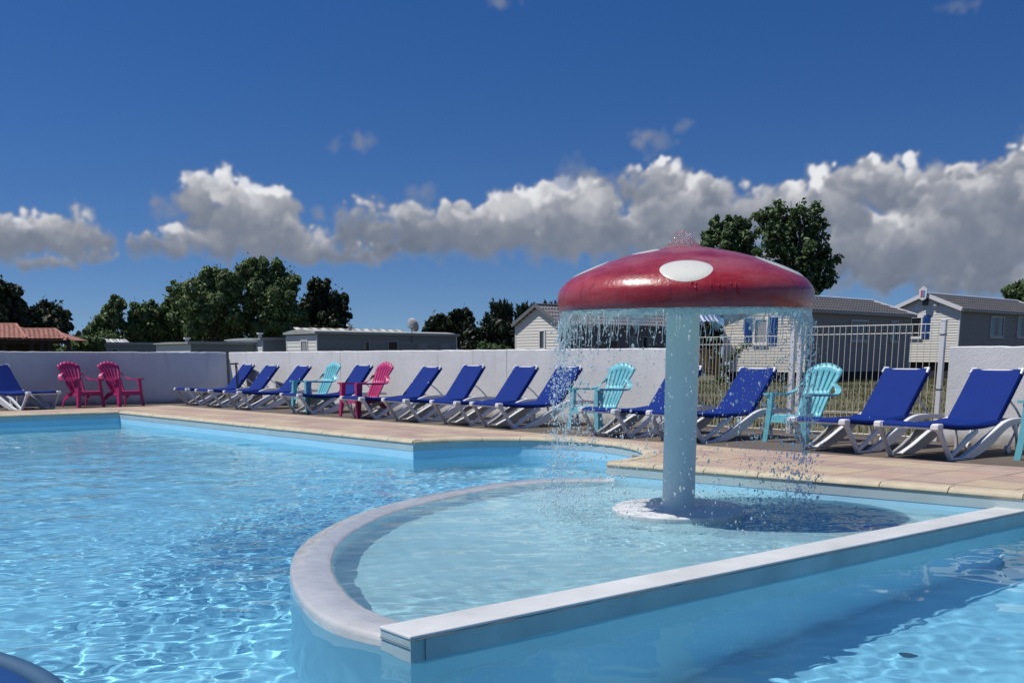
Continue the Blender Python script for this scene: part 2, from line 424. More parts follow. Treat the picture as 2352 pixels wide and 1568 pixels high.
m_waterb = water_mat('basin_water', (.90, .975, .985), .16, (.42, .71, .80))

def waves(X, Y, n, lmin, lmax, amp, seed):
    r = np.random.default_rng(seed); Z = np.zeros_like(X)
    for i in range(n):
        l = lmin * (lmax / lmin) ** r.random(); th = r.random() * 2 * math.pi; ph = r.random() * 6.28
        if r.random() < .5: th = r.normal(rad(-60), .8)
        k = 2 * math.pi / l
        ph2 = ph + .9 * np.sin(.9 * X + 1.3 * Y + i) + .7 * np.sin(1.7 * Y - .6 * X + 2.1 * i)
        Z += amp * (l ** .95) * np.sin(k * (X * math.cos(th) + Y * math.sin(th)) + ph2)
    return Z
def resample_line(pts, step):
    P = [Vector(p) for p in pts]; L = [0]
    for i in range(1, len(P)): L.append(L[-1] + (P[i] - P[i - 1]).length)
    n = max(1, round(L[-1] / step)); out = []
    for k in range(n + 1):
        s = L[-1] * k / n; i = max(j for j in range(len(L)) if L[j] <= s + 1e-9); i = min(i, len(P) - 2)
        t = (s - L[i]) / max(1e-9, L[i + 1] - L[i]); out.append(tuple(P[i].lerp(P[i + 1], t)))
    return out
def lines(segs):
    out = [segs[0][0]]
    for a, b, st in segs:
        n = max(1, int(round((b - a) / st))); out += list(np.linspace(a, b, n + 1)[1:])
    return np.array(out)
def grid_faces(nx, ny, mask):
    i, j = np.meshgrid(np.arange(nx - 1), np.arange(ny - 1), indexing='ij')
    f = np.stack([i * ny + j, (i + 1) * ny + j, (i + 1) * ny + j + 1, i * ny + j + 1], -1)
    return f[mask]
def water_sheet(name, xs, ys, keep, zfun, m):
    X, Y = np.meshgrid(xs, ys, indexing='ij'); Z = zfun(X, Y)
    xc, yc = (X[1:, 1:] + X[:-1, :-1]) / 2, (Y[1:, 1:] + Y[:-1, :-1]) / 2
    Fq = grid_faces(len(xs), len(ys), keep(xc, yc))
    V = np.stack([X, Y, Z], -1).reshape(-1, 3)
    used = np.unique(Fq); rm = np.full(len(V), -1); rm[used] = np.arange(len(used))
    me = np_mesh(name, V[used], rm[Fq], m, True)
    o = link(name, me); o.cycles.is_caustics_caster = True; return o

# partition wall (straight, above the water) and weir (curved, just wet)
PE1 = gp(942, 1461.5, -.12); PE2 = (3.93, 7.72)     # outer top edge of the straight wall
pd = (Vector(PE2) - Vector(PE1)).normalized(); pn = Vector((-pd.y, pd.x))
PW = .235                                           # width of the wall
PA = tuple(Vector(PE1)); PB = tuple(Vector(PE1) + pn * PW)
weir_out = spline([(1.02, 10.35), (.5, 10.35), (.113, 10.2), (-.446, 9.556), (-.887, 8.774), (-1.194, 8.014), (-1.354, 7.106), (-1.374, 6.439), (-1.289, 5.782), (-1.103, 5.123), (-.925, 4.691), (-.76, 4.45), (-.615, 4.31), (-.42, 4.20)], 5)
_w = resample_line(weir_out, .09)
for _ in range(14): _w = [_w[0]] + [tuple((Vector(_w[i - 1]) + Vector(_w[i]) * 2 + Vector(_w[i + 1])) / 4) for i in range(1, len(_w) - 1)] + [_w[-1]]
weir_out = _w
weir_in = offset_poly(weir_out, .25)
basin_poly = [p for p in weir_in] + [tuple(Vector(PB) + pd * 1.0)] + [tuple(Vector(PE2) + pn * PW), (3.9, 8.4), (1.3, 10.8)]
mid_weir = offset_poly(weir_out, .10)
cut_poly = mid_weir + [tuple(Vector(PA) + pn * .1 + pd * .06), tuple(Vector(PE2) + pn * .1), (4.4, 8.0), (1.3, 11.0), (1.0, 10.6)]
pool_in = offset_poly(outline, .10, True)           # a little wider than the opening
pool_clip = pool_in
def keep_main(x, y): return inpoly(pool_clip, x, y) & ~inpoly(cut_poly, x, y)
def keep_basin(x, y): return inpoly(cut_poly, x, y) & (inpoly(offset_poly(outline, .12, True), x, y))
MX, MY = 1.30, 7.90
def z_main(X, Y):
    Z = waves(X, Y, 46, .16, 1.15, .0026, 3) + waves(X, Y, 44, .075, .20, .0080, 33) * np.clip(.55 + .5 * np.sin(.8 * X + .4 * Y) * np.sin(.6 * Y - .9 * X + 1), .1, 1)
    calm = .55 + .45 * np.sin(.45 * X + .5 * Y + 1) * np.sin(.35 * Y - .5 * X)
    rip = np.where((X > .2) & (Y < 7.6), .5, 1.0)   # more sheltered behind the straight wall
    far = np.clip(1.15 - (Y - 9) * .05, .35, 1)
    return ZW + Z * rip * .46 * (.62 + .38 * calm) * far
def z_basin(X, Y):
    r = np.hypot(X - MX, Y - MY)
    Z = waves(X, Y, 34, .09, .7, .0022, 5) * (.45 + .35 * np.clip((1.9 - np.hypot(X - MX, Y - MY)), 0, 1)) + waves(X, Y, 20, .08, .3, .004, 45) * 1.25 * np.clip((6.3 - Y) / 1.4, 0, 1)
    ring = np.exp(-((r - 1.0) / .26) ** 2)
    Z2 = waves(X, Y, 26, .05, .14, .020, 9)
    return ZB + Z + Z2 * ring * .42
pool_water = water_sheet('pool_water', lines([(-15.2, -8, .12), (-8, -3.2, .06), (-3.2, 3.6, .03), (3.6, 12.5, .08)]),
                         lines([(NEAR, 3.4, .08), (3.4, 8.5, .03), (8.5, 13, .04), (13, 20.6, .06)]), keep_main, z_main, m_water)
tag(pool_water, kind='structure')
basin_water = water_sheet('basin_water', lines([(-1.5, 4.5, .026)]), lines([(4.0, 11.2, .026)]), keep_basin, z_basin, m_waterb)
tag(basin_water, kind='structure')
# floors
fb = MB(); fb.add([(x, y, ZF) for x, y in ((-17, 0), (14, 0), (14, 23), (-17, 23))], [(0, 1, 2, 3)])
pf = tag(fb.build('pool_floor', m_liner), kind='structure')
def strip(mb, pts, z0, z1, closed=False):
    n = len(pts); vs = [(x, y, z0) for x, y in pts] + [(x, y, z1) for x, y in pts]
    return mb.add(vs, [(i, (i + 1) % n, n + (i + 1) % n, n + i) for i in range(n if closed else n - 1)])
wall_line = offset_poly(outline, -.008, True)
mb = MB(); strip(mb, wall_line, ZF, -.135, True); pw = tag(mb.build('pool_wall', m_liner), kind='structure')
mb = MB(); strip(mb, offset_poly(outline, -.011, True), -.135, -.045, True); mb.build('liner_band', m_liner_top, pw)
# basin floor, partition wall and weir
mb = MB(); bpoly = [p for p in weir_in] + [tuple(Vector(PB) + pd * .3), tuple(Vector(PE2) + pn * PW * .9), (4.1, 8.0), (1.35, 10.9)]
m_bfloor = mat('basin_floor', (.44, .68, .74), .5, var=.05, vscale=1.5)
mb.prism(bpoly, -.80, -.58); bf = tag(mb.build('basin_floor', m_bfloor), kind='structure')
for o in (pf, pw, bf): o.cycles.is_caustics_receiver = True
part = empty('partition_wall', (0, 0, 0)); tag(part, 'straight pale grey wall dividing the mushroom basin from the deeper pool', 'wall')
a, b = Vector(PA), Vector(PE2) + pd * .25
def rect(a, b, n, w, o=0.0): return [tuple(a + n * o), tuple(b + n * o), tuple(b + n * (o + w)), tuple(a + n * (o + w))]
m_band = mat('partition_band', (.40, .50, .52), .45, var=.16, vscale=2.5)
m_cap = mat('partition_cap', (.60, .615, .605), .42, var=.13, vscale=2.2, bump=.0008, bscale=25)
o = MB().prism(rect(a, b, pn, PW), -.138, -.12).build('cap', m_cap, part, bevel=.006)
o = MB().prism(rect(a + pd * .004, b, pn, PW - .008, .004), -.236, -.138).build('band', m_band, part)
o = MB().prism(rect(a + pd * .006, b, pn, PW - .014, .007), ZF, -.236).build('wall_face', m_liner, part); o.cycles.is_caustics_receiver = True
o = MB().bar((*(a + pd * .075 - pn * .0015), -.135), (*(a + pd * .075 - pn * .0015), -.235), .004, .003).build('seam', mat('seam_grey', (.12, .14, .14), .6), part)
MB().bar((*(a + pn * .01 - pd * .0015), -.168), (*(a + pn * (PW - .01) - pd * .0015), -.168), .003, .003).build('seam', MATS['seam_grey'], part)
o = MB().bar((*(a + pd * .01 + pn * .0065), -.50), (*(b + pn * .0065), -.50), .003, .012).build('liner_seam', mat('seam_pale', (.62, .84, .92), .5), part); o.cycles.is_caustics_receiver = True
# rough sealant bead along the outer edge of the cap
bd = []
L = (b - a).length
for i in range(90):
    q = a + pd * (L * i / 89) - pn * .001; bd.append((q.x, q.y, -.137 + random.uniform(-.001, .001)))
MB().tube(bd, [random.uniform(.0018, .0042) for _ in bd], 5).build('sealant_bead', mat('sealant', (.22, .22, .20), .8), part, True)
weir = empty('overflow_weir'); tag(weir, 'curved pale grey overflow sill washed by water around the mushroom basin', 'sill')
wi, wo = weir_in, weir_out
m_weir = mat('wet_weir', (.53, .535, .52), .20, var=.10, vscale=5, bump=.012, bscale=7, coat=.6)
mb = MB(); n = len(wo)
seg = 6; vs = []
for i in range(n):
    p, q = Vector(wo[i]), Vector(wi[i])
    prof = [(-.02, ZF), (-.0, -.235), (.004, ZB - .018), (.02, ZB + .002), (.08, ZB + .010), (.5, ZB + .015), (.86, ZB + .013), (.95, ZB + .004), (1.0, ZB - .02), (1.0, -.78)]
    for t, z in prof: r_ = p.lerp(q, t); vs.append((r_.x, r_.y, z + (.0015 * math.sin(i * 1.7) if -.2 < z else 0)))
k = 10
top = MB().add(vs, [(i * k + j, i * k + j + 1, (i + 1) * k + j + 1, (i + 1) * k + j) for i in range(n - 1) for j in range(1, k - 2)])
top.build('sill_top', m_weir, weir, True, 60).cycles.is_caustics_receiver = True
inn = MB().add(vs, [(i * k + k - 2, i * k + k - 1, (i + 1) * k + k - 1, (i + 1) * k + k - 2) for i in range(n - 1)])
inn.build('sill_inner_face', m_bfloor, weir, True, 60).cycles.is_caustics_receiver = True
low = MB().add(vs, [(i * k, i * k + 1, (i + 1) * k + 1, (i + 1) * k) for i in range(n - 1)])
low.build('sill_face', m_liner, weir, True, 60).cycles.is_caustics_receiver = True

for (u, v, r_) in ((2084, 1502, .036),):
    x, y = under(u, v, ZW, ZF)
    o = MB().lathe([(0, .012), (r_ * .5, .014), (r_ * .55, .004), (r_, .006), (r_ * 1.05, 0)], 20).build('floor_inlet', mat('inlet_grey', (.05, .09, .12), .6), None, True, 30, loc=(x, y, ZF)); o.parent = pf
# deck: one slab sheet with the pool opening, terrain behind
m_brown = mat('brown_concrete', (.115, .092, .072), .9, var=.16, vscale=2.2, bump=.002, bscale=90)
def ngon_ring(name, outer, inner, z, m):          # sheet with a hole
    bm = bmesh.new()
    es = []
    for loop in (outer, inner):
        vs_ = [bm.verts.new((x, y, z)) for x, y in loop]
        es += [bm.edges.new((vs_[i], vs_[(i + 1) % len(vs_)])) for i in range(len(vs_))]
    bmesh.ops.triangle_fill(bm, use_beauty=True, edges=es, normal=(0, 0, 1))
    me = D.meshes.new(name); bm.to_mesh(me); bm.free(); me.materials.append(m); return link(name, me)
deck = tag(ngon_ring('pool_deck', [(-24, -8), (22, -8), (22, 0.5), (8.6, 11.2), (-6.9, 26.4), (-24, 12.0)], offset_poly(outline, .03, True), -.03, m_brown), kind='structure')
# coping stones with a rounded nose, one object each
def resample(pts, step):
    P = [Vector(p) for p in pts]; L = [0]
    for i in range(1, len(P)): L.append(L[-1] + (P[i] - P[i - 1]).length)
    n = max(1, round(L[-1] / step)); out = []
    for k in range(n + 1):
        s = L[-1] * k / n; i = max(j for j in range(len(L)) if L[j] <= s + 1e-9); i = min(i, len(P) - 2)
        t = (s - L[i]) / max(1e-9, L[i + 1] - L[i]); out.append(tuple(P[i].lerp(P[i + 1], t)))
    return out
cop_prof = [(.16, .003), (.05, .004), (.02, .002), (.0, -.006), (-.018, -.02), (-.022, -.036), (-.014, -.052), (.004, -.062), (.06, -.062)]
def coping_run(pts, step=.56, sub=1):
    P = resample(pts, step / sub); OUT = offset_poly(P, 1.0)
    for i in range(0, len(P) - 1, sub):
        seg = list(range(i, min(i + sub, len(P) - 1) + 1)); mb = MB(); vs = []
        for j in seg:
            p = Vector(P[j]); q = Vector(OUT[j]) - p
            nb = Vector(P[seg[-1]]) - Vector(P[seg[0]]); nb.normalize()
            sh = nb * (.0045 if j == seg[0] else (-.0045 if j == seg[-1] else 0))
            dz = random.uniform(-.0015, .0015) if j == seg[0] else dz
            for w, z in cop_prof: vs.append((p.x + q.x * w + sh.x, p.y + q.y * w + sh.y, z + dz))
        k = len(cop_prof)
        fs = [(a_ * k + b_, a_ * k + (b_ + 1) % k, (a_ + 1) * k + (b_ + 1) % k, (a_ + 1) * k + b_) for a_ in range(len(seg) - 1) for b_ in range(k)]
        fs += [tuple(range(k)), tuple(range((len(seg) - 1) * k, len(seg) * k))]
        mb.add(vs, fs).build('coping_stone', m_cop, deck, True, 40)
coping_run([FL, O]); coping_run([O, A]); coping_run(BAY, .5, 2); coping_run([T, R]); coping_run([R, RX])
# pavers between the coping and the brown strip
m_pavs = [mat('paver_pink', (.375, .275, .225), .85, var=.10, vscale=4, bump=.002, bscale=120), mat('paver_sand', (.46, .37, .255), .85, var=.10, vscale=4, bump=.002, bscale=120),
          mat('paver_blend', (.42, .285, .23), .85, vscale=3.2, bump=.002, bscale=120, col2=(.46, .36, .25)), mat('paver_rose', (.415, .31, .255), .85, var=.12, vscale=4, bump=.002, bscale=120)]
bord = [(-17.5, 14.6), (-10.6, 19.75), (-8.12, 22.35), (-7.6, 23.0), (2.95, 11.45), (4.84, 9.69), (12.2, 2.0)]
water_side = offset_poly([FL, O, A] + BAY[1:-1] + [T, R, RX], .155)
paved = [p for p in reversed(bord)] + water_side
g1 = Vector((math.cos(rad(-48.4)), math.sin(rad(-48.4)))); g2 = Vector((-g1.y, g1.x)); PS = .5
tris = []
def clip_poly(sub, clip):   # sutherland-hodgman against a convex square (clip ccw); sub may be concave
    outp = sub
    for i in range(len(clip)):
        a_, b_ = clip[i], clip[(i + 1) % len(clip)]; inp = outp; outp = []
        if not inp: break
        def ins(p): return (b_[0] - a_[0]) * (p[1] - a_[1]) - (b_[1] - a_[1]) * (p[0] - a_[0]) >= -1e-9
        def cut(p, q):
            d1 = (b_[0] - a_[0]) * (p[1] - a_[1]) - (b_[1] - a_[1]) * (p[0] - a_[0]); d2 = (b_[0] - a_[0]) * (q[1] - a_[1]) - (b_[1] - a_[1]) * (q[0] - a_[0])
            t = d1 / (d1 - d2); return (p[0] + (q[0] - p[0]) * t, p[1] + (q[1] - p[1]) * t)
        for j in range(len(inp)):
            p, q = inp[j], inp[(j + 1) % len(inp)]
            if ins(p):
                outp.append(p)
                if not ins(q): outp.append(cut(p, q))
            elif ins(q): outp.append(cut(p, q))
    return outp
full_sq = {}
for i in range(-22, 48):
    for j in range(-12, 16):
        shf = .25 if i % 2 else 0.0
        c0 = Vector(O) + g1 * (i * PS) + g2 * (j * PS + shf * 0)
        sq = [tuple(c0 + g1 * dx + g2 * dy) for dx, dy in ((.004, .004), (PS - .004, .004), (PS - .004, PS - .004), (.004, PS - .004))]
        cx, cy = c0 + (g1 + g2) * PS / 2
        if cy < 1.5 or cx > 8.5 or cx < -15: continue
        nin = sum(bool(inpoly(paved, np.array(x), np.array(y))) for x, y in sq)
        pl = sq if nin == 4 else clip_poly(paved, sq)
        if len(pl) < 3: continue
        area = abs(sum(pl[k][0] * pl[(k + 1) % len(pl)][1] - pl[(k + 1) % len(pl)][0] * pl[k][1] for k in range(len(pl)))) / 2
        if area < .006: continue
        if sum(pl[k][0] * pl[(k + 1) % len(pl)][1] - pl[(k + 1) % len(pl)][0] * pl[k][1] for k in range(len(pl))) < 0: pl = pl[::-1]
        dz = random.uniform(-.0012, .0012)
        mb = MB(); k = len(pl)
        mb.add([(x, y, dz) for x, y in pl] + [(x, y, -.028) for x, y in pl], [tuple(range(k))] + [(q, k + q, k + (q + 1) % k, (q + 1) % k) for q in range(k)])
        s = math.sin(i * 1.3 + j * 2.1) + math.sin(j * 2.6) * 1.1 + random.uniform(-1.0, 1.0)
        mm = m_pavs[0] if s < -.7 else (m_pavs[3] if s < 0.1 else (m_pavs[2] if s < .8 else m_pavs[1]))
        me = D.meshes.new('paver'); me.from_pydata(mb.v, [], mb.f); me.materials.append(mm); link('paver', me, deck)
# ================================================================ ground and garden wall
def terr(x, y):
    # gently falling towards the far left, rising a little towards the right
    t = -.10 + np.clip((x + 6) / 20, -1.2, 1) * .22 * np.clip((y - 16) / 20, 0, 1)
    t = t - np.clip((-x - 9) / 8, 0, 1) * .9 * np.clip((y - 30) / 20, 0, 1)
    return t + .03 * np.sin(x * .7) * np.sin(y * .6)
xs = lines([(-900, -60, 60), (-60, -26, 3), (-26, 26, .7), (26, 60, 3), (60, 900, 60)]); ys = lines([(-400, -12, 60), (-12, 50, .7), (50, 120, 4), (120, 2400, 110)])
X, Y = np.meshgrid(xs, ys, indexing='ij'); Z = terr(X, Y)
dp = [(-23, -7), (21, -7), (21, 2.0), (8.2, 10.5), (-6.9, 25.6), (-23, 12.9)]
Z = np.where(inpoly(dp, X, Y), -2.4, Z)
m_grass = mat('dry_grass', (.055, .070, .022), .95, vscale=1.1, bump=.02, bscale=14, col2=(.16, .13, .075), detail=8)
me = np_mesh('ground', np.stack([X, Y, Z], -1).reshape(-1, 3), grid_faces(len(xs), len(ys), np.ones((len(xs) - 1, len(ys) - 1), bool)), m_grass, True)
tag(link('ground', me), kind='structure')
m_dirt = mat('dirt_path', (.17, .14, .11), .95, var=.16, vscale=3, bump=.01, bscale=30)
def path(name, pts, w, m, dz=.02):
    P = spline(pts, 8); a_ = offset_poly(P, w / 2); b_ = offset_poly(P, -w / 2); n = len(P)
    V = [(x, y, float(terr(np.array(x), np.array(y))) + dz) for x, y in a_ + b_]
    return tag(MB().add(V, [(i, i + 1, n + i + 1, n + i) for i in range(n - 1)]).build(name, m), kind='structure')
path('dirt_path', [(4, 20.6), (7.2, 20.5), (9.5, 18.4), (13, 17.0), (20, 14.5)], 1.15, m_dirt)

m_stucco = stucco_mat()
m_stucco2 = mat('stucco_edge', (.74, .73, .74), .9, bump=.003, bscale=60)
W0 = Vector(gp(531, 920.0)); wdir = (Vector(gp(2149, 1007.8)) - W0).normalized(); wn = Vector((-wdir.y, wdir.x))
def along(u, t0=0, t1=26):                        # where the photo column u meets the wall line
    lo, hi = t0, t1
    for _ in range(40):
        md = (lo + hi) / 2; p = W0 + wdir * md
        uu = 1176 + 2355 * p.x / (p.y * _c + 1.0 * _s * 1)
        if uu < u: lo = md
        else: hi = md
    return lo
def stucco_wall(name, a, d, L, H, label, joints=(), th=.2, seed=1, n=wn):
    root = empty(name, (a[0], a[1], 0), math.atan2(d.y, d.x)); tag(root, label, 'wall', 'white rendered walls round the pool terrace')
    r = random.Random(seed); cuts = [0] + list(joints) + [L]
    for i in range(len(cuts) - 1):
        x0, x1 = cuts[i] + (.006 if i else 0), cuts[i + 1] - (.006 if i < len(cuts) - 2 else 0)
        k = max(2, int((x1 - x0) / .12)); mb = MB(); vs = []; f = []
        for q in range(k + 1):
            x = x0 + (x1 - x0) * q / k; h = H + r.uniform(-.006, .006)
            vs += [(x, 0, -.4), (x, 0, h - .012), (x, .012, h), (x, th - .012, h), (x, th, h - .012), (x, th, -.4)]
        for q in range(k):
            f += [(q * 6 + j, q * 6 + j + 1, q * 6 + 6 + j + 1, q * 6 + 6 + j) for j in range(5)]
        f += [tuple(range(6)), tuple(range(k * 6, k * 6 + 6))]
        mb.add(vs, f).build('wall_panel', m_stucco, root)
    return root
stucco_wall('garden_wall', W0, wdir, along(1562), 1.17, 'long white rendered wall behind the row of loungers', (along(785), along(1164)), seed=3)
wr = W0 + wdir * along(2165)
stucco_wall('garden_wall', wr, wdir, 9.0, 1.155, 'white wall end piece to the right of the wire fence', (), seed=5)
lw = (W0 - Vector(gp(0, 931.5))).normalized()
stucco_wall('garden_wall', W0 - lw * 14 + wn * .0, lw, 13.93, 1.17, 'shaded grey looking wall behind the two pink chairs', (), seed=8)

# ---------------------------------------------------------------- wire fence
m_wire = mat('cream_wire', (.74, .72, .60), .5)
m_post = mat('white_post', (.72, .71, .71), .5, var=.04)
m_black = mat('black_plastic', (.015, .015, .017), .5)
fz = math.atan2(wdir.y, wdir.x)
F_A, F_B, F_C, F_D = along(1566), along(1812), along(1829), along(2148)
def wire_panel(t0, t1, top, n, label, name='wire_fence_panel'):
    root = empty(name, (*(W0 + wdir * t0), 0), fz); tag(root, label, 'fence', 'wire fence panels behind the loungers')
    L = t1 - t0
    for z, r in ((top - .012, .006), (top - .12, .006), (.30, .005), (.16, .005), (.012, .009)):
        MB().tube([(0, .02, z), (L, .02, z)], r, 6).build('rail', m_wire, root)
    me = MB().tube([(0, 0, .02), (0, 0, top)], .0042, 5).mesh('bar', m_wire)
    for i in range(n):
        link('bar', me, root, (L * (i + .5) / n, .008, 0))
    return root
wire_panel(F_A, F_B - .03, 1.335, 30, 'left wire fence panel, lower, in front of the beige home with blue shutters')
gate = wire_panel(F_C + .03, F_D - .03, 1.45, 23, 'taller wire fence panel between the paired posts and the right wall', 'wire_fence_panel')
def fence_post(t, h, label, bands=()):
    root = empty('fence_post', (*(W0 + wdir * t), 0), fz); tag(root, label, 'post', 'white square fence posts')
    MB().box(-.03, .03, -.03, .03, -.03, h).build('shaft', m_post, root, bevel=.004)
    MB().box(-.033, .033, -.033, .033, h, h + .018).build('cap', m_post, root, bevel=.003)
    for z in bands: MB().box(-.034, .034, -.034, .034, z, z + .012).build('clamp', m_black, root)
fence_post(F_B, 1.43, 'left one of the two white posts standing side by side')
fence_post(F_C, 1.43, 'right one of the two white posts standing side by side')
fence_post(F_D, 1.47, 'white post with black clamps next to the right wall end', (.62, 1.30))

# ---------------------------------------------------------------- mobile homes
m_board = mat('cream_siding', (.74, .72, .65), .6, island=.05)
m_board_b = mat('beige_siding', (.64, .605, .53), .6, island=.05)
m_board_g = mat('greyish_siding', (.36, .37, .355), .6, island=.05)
m_trim = mat('white_trim', (.72, .72, .72), .45)
m_trimg = mat('grey_trim', (.17, .17, .18), .5)
m_roofd = mat('dark_grey_roof', (.085, .085, .09), .7, var=.12, vscale=2)
m_roofm = mat('mid_grey_roof', (.16, .155, .165), .7, var=.10, vscale=2)
m_roofl = mat('pale_roof', (.36, .38, .37), .6, var=.08)
m_glass = mat('dark_glass', (.02, .025, .03), .06, spec=.8)
m_curtain = mat('grey_curtain', (.30, .32, .34), .9, var=.15, vscale=9)
m_shut = mat('blue_shutter', (.012, .07, .27), .5, var=.08)
m_under = mat('shade_toned_underfloor', (.03, .03, .03), .9)  # near-black colour stands in for the shade in the gap under the floor
m_darkboard = m_board_g
HA = rad(41.0)
def board_mesh(L, pitch, m, th=.02):
    return MB().add([(0, 0, 0), (L, 0, 0), (0, -th, 0), (L, -th, 0), (0, -th * .75, pitch * .30), (L, -th * .75, pitch * .30), (0, -.003, pitch * .985), (L, -.003, pitch * .985), (0, 0, pitch * .985), (L, 0, pitch * .985)],
                    [(0, 1, 3, 2), (2, 3, 5, 4), (4, 5, 7, 6), (6, 7, 9, 8), (0, 2, 4, 6, 8), (1, 9, 7, 5, 3)]).mesh('board', m)
def roof_sheet(L, run, rise, oh, m, tiles=True, pitch=.36, wave=.21):
    """one slope: local x along, y up the slope (horizontal run), returns bmesh data with stepped wavy rows"""
    nx = max(2, int((L + 2 * oh) / (wave / 4))); rows = max(2, int(math.hypot(run, rise) / pitch))
    xs_ = np.linspace(-oh, L + oh, nx); V = []; Fc = []
    for r_ in range(rows):
        for e, dz in ((0, .045), (1, .012)):
            t = (r_ + e) / rows
            for x in xs_:
                w_ = .018 * math.sin(2 * math.pi * x / wave + (math.pi if r_ % 2 else 0)) if tiles else 0
                V.append((x, -oh * .7 + (run + oh * .7) * t, -oh * .7 * rise / run + (rise + oh * .7 * rise / run) * t + dz + w_))
    n = nx
    for q in range(2 * rows - 1):
        Fc += [(q * n + i, q * n + i + 1, (q + 1) * n + i + 1, (q + 1) * n + i) for i in range(n - 1)]
    return V, Fc
class Home:
    def __init__(s, name, label, P, L, w, zb, ze, rise, bm_, roof_m, trim, pitch=.13, sidepitch=.17, side_m=None, gable=True, oh=.18, ang=HA, group='mobile homes beyond the terrace wall', sideboards=True, roof_label=None):
        s.P = P; s.ang = ang; s.L = L; s.w = w; s.zb = zb; s.ze = ze; s.rise = rise
        s.root = r = empty(name, (P[0], P[1], 0), ang); tag(r, label, 'mobile home', group)
        s.side_m = side_m or bm_  # a darker side colour holds the shade of the wall turned from the sun
        if gable:
            poly = [(0, zb), (w, zb), (w, ze), (w / 2, ze + rise), (0, ze)]
            M = Matrix(((0, 0, 1, 0), (1, 0, 0, 0), (0, 1, 0, 0), (0, 0, 0, 1)))
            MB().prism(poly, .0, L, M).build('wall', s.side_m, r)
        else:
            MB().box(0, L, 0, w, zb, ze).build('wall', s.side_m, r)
        MB().box(.15, L - .1, .12, w - .12, float(terr(np.array(P[0]), np.array(P[1]))) - .5, zb).build('underfloor_block', m_under, r)
        # lit end: boards on x = 0, facing -x
        full = board_mesh(w, pitch, bm_); z = zb
        R_ = Matrix.Rotation(-math.pi / 2, 4, 'Z')
        while z + pitch * .5 < ze + (rise if gable else 0):
            if z + pitch <= ze + 1e-6 or not gable:
                o = link('board', full, r, (-.003, w, z)); o.rotation_euler = (0, 0, -math.pi / 2)
                if not gable and z + pitch > ze: D.objects.remove(o)
            else:
                ins = max(0, (z + pitch * .9 - ze) / rise * w / 2); l = w - 2 * ins
                if l > .15:
                    o = link('board', board_mesh(l, pitch, bm_), r, (-.003, w - ins, z)); o.rotation_euler = (0, 0, -math.pi / 2)
            z += pitch
        if sideboards:
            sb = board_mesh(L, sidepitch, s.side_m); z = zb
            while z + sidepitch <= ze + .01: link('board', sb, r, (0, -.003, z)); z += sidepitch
        for (x0, x1, y0, y1) in ((-.035, .03, -.035, .03), (-.035, .03, w - .03, w + .035), (L - .03, L + .035, -.035, .03)):
            MB().box(x0, x1, y0, y1, zb - .01, ze - .01).build('corner_trim', trim if trim is not m_trimg else m_trim, r)
        if gable:
            rr = MB(); V, Fc = roof_sheet(L, w / 2, rise, oh, roof_m); V = [(x, y, z + ze) for x, y, z in V]; rr.add(V, Fc)
            V2 = [(x, w - y, z) for x, y, z in V]; rr.add(V2, [tuple(reversed(f)) for f in Fc]); s.roof = rr.build('roof', roof_m, r)
            MB().tube([(-oh, w / 2, ze + rise + .05), (L + oh, w / 2, ze + rise + .05)], .06, 8).build('ridge_cap', trim if trim is m_trim else roof_m, s.roof)
            for xe in (-oh, L + oh):
                for sy in (0, 1):
                    y0 = -oh * .8 if sy == 0 else w + oh * .8
                    MB().bar((xe, y0, ze - oh * .8 * 2 * rise / w), (xe, w / 2, ze + rise), .06, .17).build('verge', trim, s.roof)
            MB().box(-oh, L + oh, -oh * .7 - .07, -oh * .7 + .03, ze - oh * .7 * 2 * rise / w - .10, ze - oh * .7 * 2 * rise / w + .03).build('gutter', m_board_g if trim is m_trim else m_trimg, s.roof)
        else:
            n = 9; V = []
            for x in (-oh, L + oh):
                for k in range(n):
                    y = -oh * .6 + (w + oh * 1.2) * k / (n - 1); V.append((x, y, ze + rise * math.sin(math.pi * (.08 + .84 * k / (n - 1)))))
                for k in range(n):
                    y = w + oh * .6 - (w + oh * 1.2) * k / (n - 1); V.append((x, y, ze - .03))
            m_ = 2 * n
            s.roof = MB().add(V, [tuple(range(m_)), tuple(range(2 * m_ - 1, m_ - 1, -1))] + [(i, (i + 1) % m_, m_ + (i + 1) % m_, m_ + i) for i in range(m_)]).build('roof', roof_m, r)
            MB().box(-oh - .01, L + oh + .01, -oh * .6 - .03, -oh * .6 - .002, ze - .04, ze + .10).build('gutter', roof_m, s.roof)
    def quad(s, face, u0, v0, u1, v1):
        ang = s.ang if face == 'side' else s.ang + math.pi / 2
        a0, z0 = onplane(u0, (v0 + v1) / 2, s.P, ang); a1, _ = onplane(u1, (v0 + v1) / 2, s.P, ang)
        _, zt = onplane((u0 + u1) / 2, v0, s.P, ang); _, zb = onplane((u0 + u1) / 2, v1, s.P, ang)
        return min(a0, a1), max(a0, a1), min(zt, zb), max(zt, zb)
    def M(s, face): # local frame: x along face, y outward negative
        return Matrix.Identity(4) if face == 'side' else Matrix(((0, 1, 0, 0), (-1, 0, 0, 0), (0, 0, 1, 0), (0, 0, 0, 1))) @ Matrix.Diagonal((-1, 1, 1, 1))
    def fbox(s, face, a0, a1, d0, d1, z0, z1):
        if face == 'side': return MB().box(a0, a1, -d1, -d0, z0, z1)
        return MB().box(-d1, -d0, a0, a1, z0, z1)
